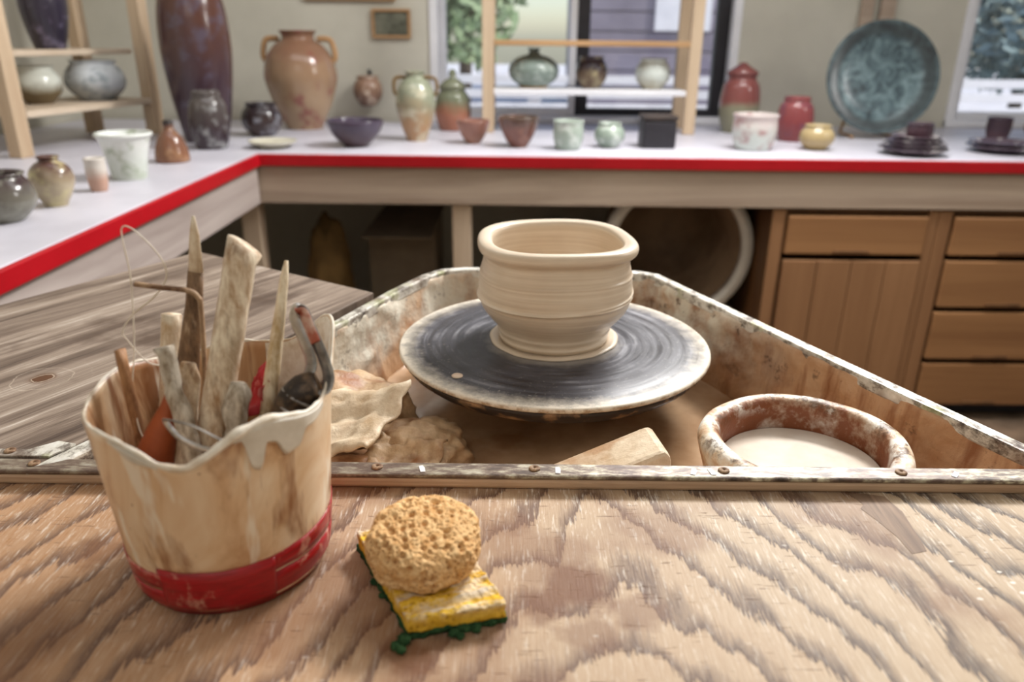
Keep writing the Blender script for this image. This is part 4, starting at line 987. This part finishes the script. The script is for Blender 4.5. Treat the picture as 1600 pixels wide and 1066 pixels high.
# ------------------------------------------------------------------ sponges
def yellow_sponge():
    t = thing('scrub_sponge', 'worn yellow cellulose sponge with green scrub pad on the front board', 'sponge', (-.045, .354, WB))
    quad = [Vector((-.0539, .3255)), Vector((-.0017, .3392)), Vector((-.0400, .4158)), Vector((-.0955, .4021))]
    def blockmesh(z0, z1, nx, ny, nzz, am, grow, seed):
        vs, fs = [], []; idx = {}
        def V(i, j, k):
            key = (i, j, k)
            if key in idx: return idx[key]
            a, b_, c = i / nx, j / ny, k / nzz
            p = quad[0].lerp(quad[1], a).lerp(quad[3].lerp(quad[2], a), b_)
            z = z0 + (z1 - z0) * c
            ctr = Vector((-.048, .370)); d_ = (p - ctr); p = ctr + d_ * (1 + grow)
            q = Vector((p.x, p.y, z)); f = noise.fractal(q * 160 + Vector((seed, 0, 0)), 1, 2, 3)
            v3 = Vector((d_.x, d_.y, 0)).normalized() * (1 if (i in (0, nx) or j in (0, ny)) else 0) + Vector((0, 0, 1 if k == nzz else 0))
            q += v3 * am * f
            if k == nzz:
                rid = math.sin((b_ * 46) + 2.2 * noise.noise(Vector((a * 3, b_ * 4, seed)))) * .0008 * (1 if b_ < .75 else .3)
                q.z += rid + .0022 * noise.noise(Vector((a * 2.2, b_ * 2.6, 3))) - .002 * max(0, .25 - b_) 
            idx[key] = len(vs); vs.append(q); return idx[key]
        for i in range(nx):
            for j in range(ny): fs.append((V(i, j, nzz), V(i + 1, j, nzz), V(i + 1, j + 1, nzz), V(i, j + 1, nzz))); fs.append((V(i, j, 0), V(i, j + 1, 0), V(i + 1, j + 1, 0), V(i + 1, j, 0)))
        for k in range(nzz):
            for i in range(nx):
                fs.append((V(i, 0, k), V(i + 1, 0, k), V(i + 1, 0, k + 1), V(i, 0, k + 1))); fs.append((V(i, ny, k), V(i, ny, k + 1), V(i + 1, ny, k + 1), V(i + 1, ny, k)))
            for j in range(ny):
                fs.append((V(0, j, k), V(0, j, k + 1), V(0, j + 1, k + 1), V(0, j + 1, k))); fs.append((V(nx, j, k), V(nx, j + 1, k), V(nx, j + 1, k + 1), V(nx, j, k + 1)))
        return vs, fs
    v, f = blockmesh(WB + .0042, WB + .0135, 60, 90, 10, .0011, 0, 3); obj('sponge_layer', v, f, 'yellow', t)
    v, f = blockmesh(WB + .0003, WB + .0042, 60, 90, 4, .0022, .012, 9); lab(obj('scrub_pad', v, f, 'scrub', t), 'green scrub pad underneath')
    for x, y, s in ((-.0560, .3230, .0036), (-.0600, .3190, .0026), (-.0565, .3165, .0024), (-.030, .3290, .0026), (-.018, .3325, .0030), (-.026, .3270, .0022), (-.080, .371, .0024), (-.0735, .359, .002)):
        lump('pad_tuft', (x, y, WB + s * .75), (s, s, s * .75), 'scrub', t, 3, .6, 3.5, seed=x * 100)
yellow_sponge()
def round_sponge():
    bm = bmesh.new(); bmesh.ops.create_icosphere(bm, subdivisions=7, radius=1)
    rr = random.Random(5)
    for v in bm.verts:
        d_ = v.co.normalized()
        # flattened drum
        pz = abs(d_.z) ** .75 * (1 if d_.z > 0 else -1)
        k = 1 / max(.001, (abs(math.hypot(d_.x, d_.y)) ** 3.4 + abs(d_.z) ** 3.4) ** (1 / 3.4))
        p = Vector((d_.x * k * .0335, d_.y * k * .0320, d_.z * k * .0145))
        q = p * 1.0
        n1 = noise.noise(q * 60) * .0022 + noise.fractal(q * 220, 1, 2, 3) * .0006
        dv, _ = noise.voronoi(q * 175); pore = max(0, .42 - dv[0]) / .42
        m_ = .35 + .65 * max(0, noise.noise(q * 70 + Vector((4, 4, 4))) + .35)
        dv2, _ = noise.voronoi(q * 420 + Vector((9, 2, 1))); fine = max(0, .45 - dv2[0]) / .45
        p += d_ * (n1 - .0085 * pore ** .8 * m_ - .0016 * fine)
        v.co = p
    me = bpy.data.meshes.new('round_sponge'); bm.to_mesh(me); bm.free(); me.materials.append(M['natsponge'])
    me.polygons.foreach_set('use_smooth', [True] * len(me.polygons))
    o = bpy.data.objects.new('round_sponge', me); C.objects.link(o)
    o.location = (-.0500, .3730, WB + .0285); o.rotation_euler = (math.radians(7), math.radians(-2), .4)
    tag(o, 'round tan pored sponge lying on the yellow scrub sponge', 'sponge')
round_sponge()
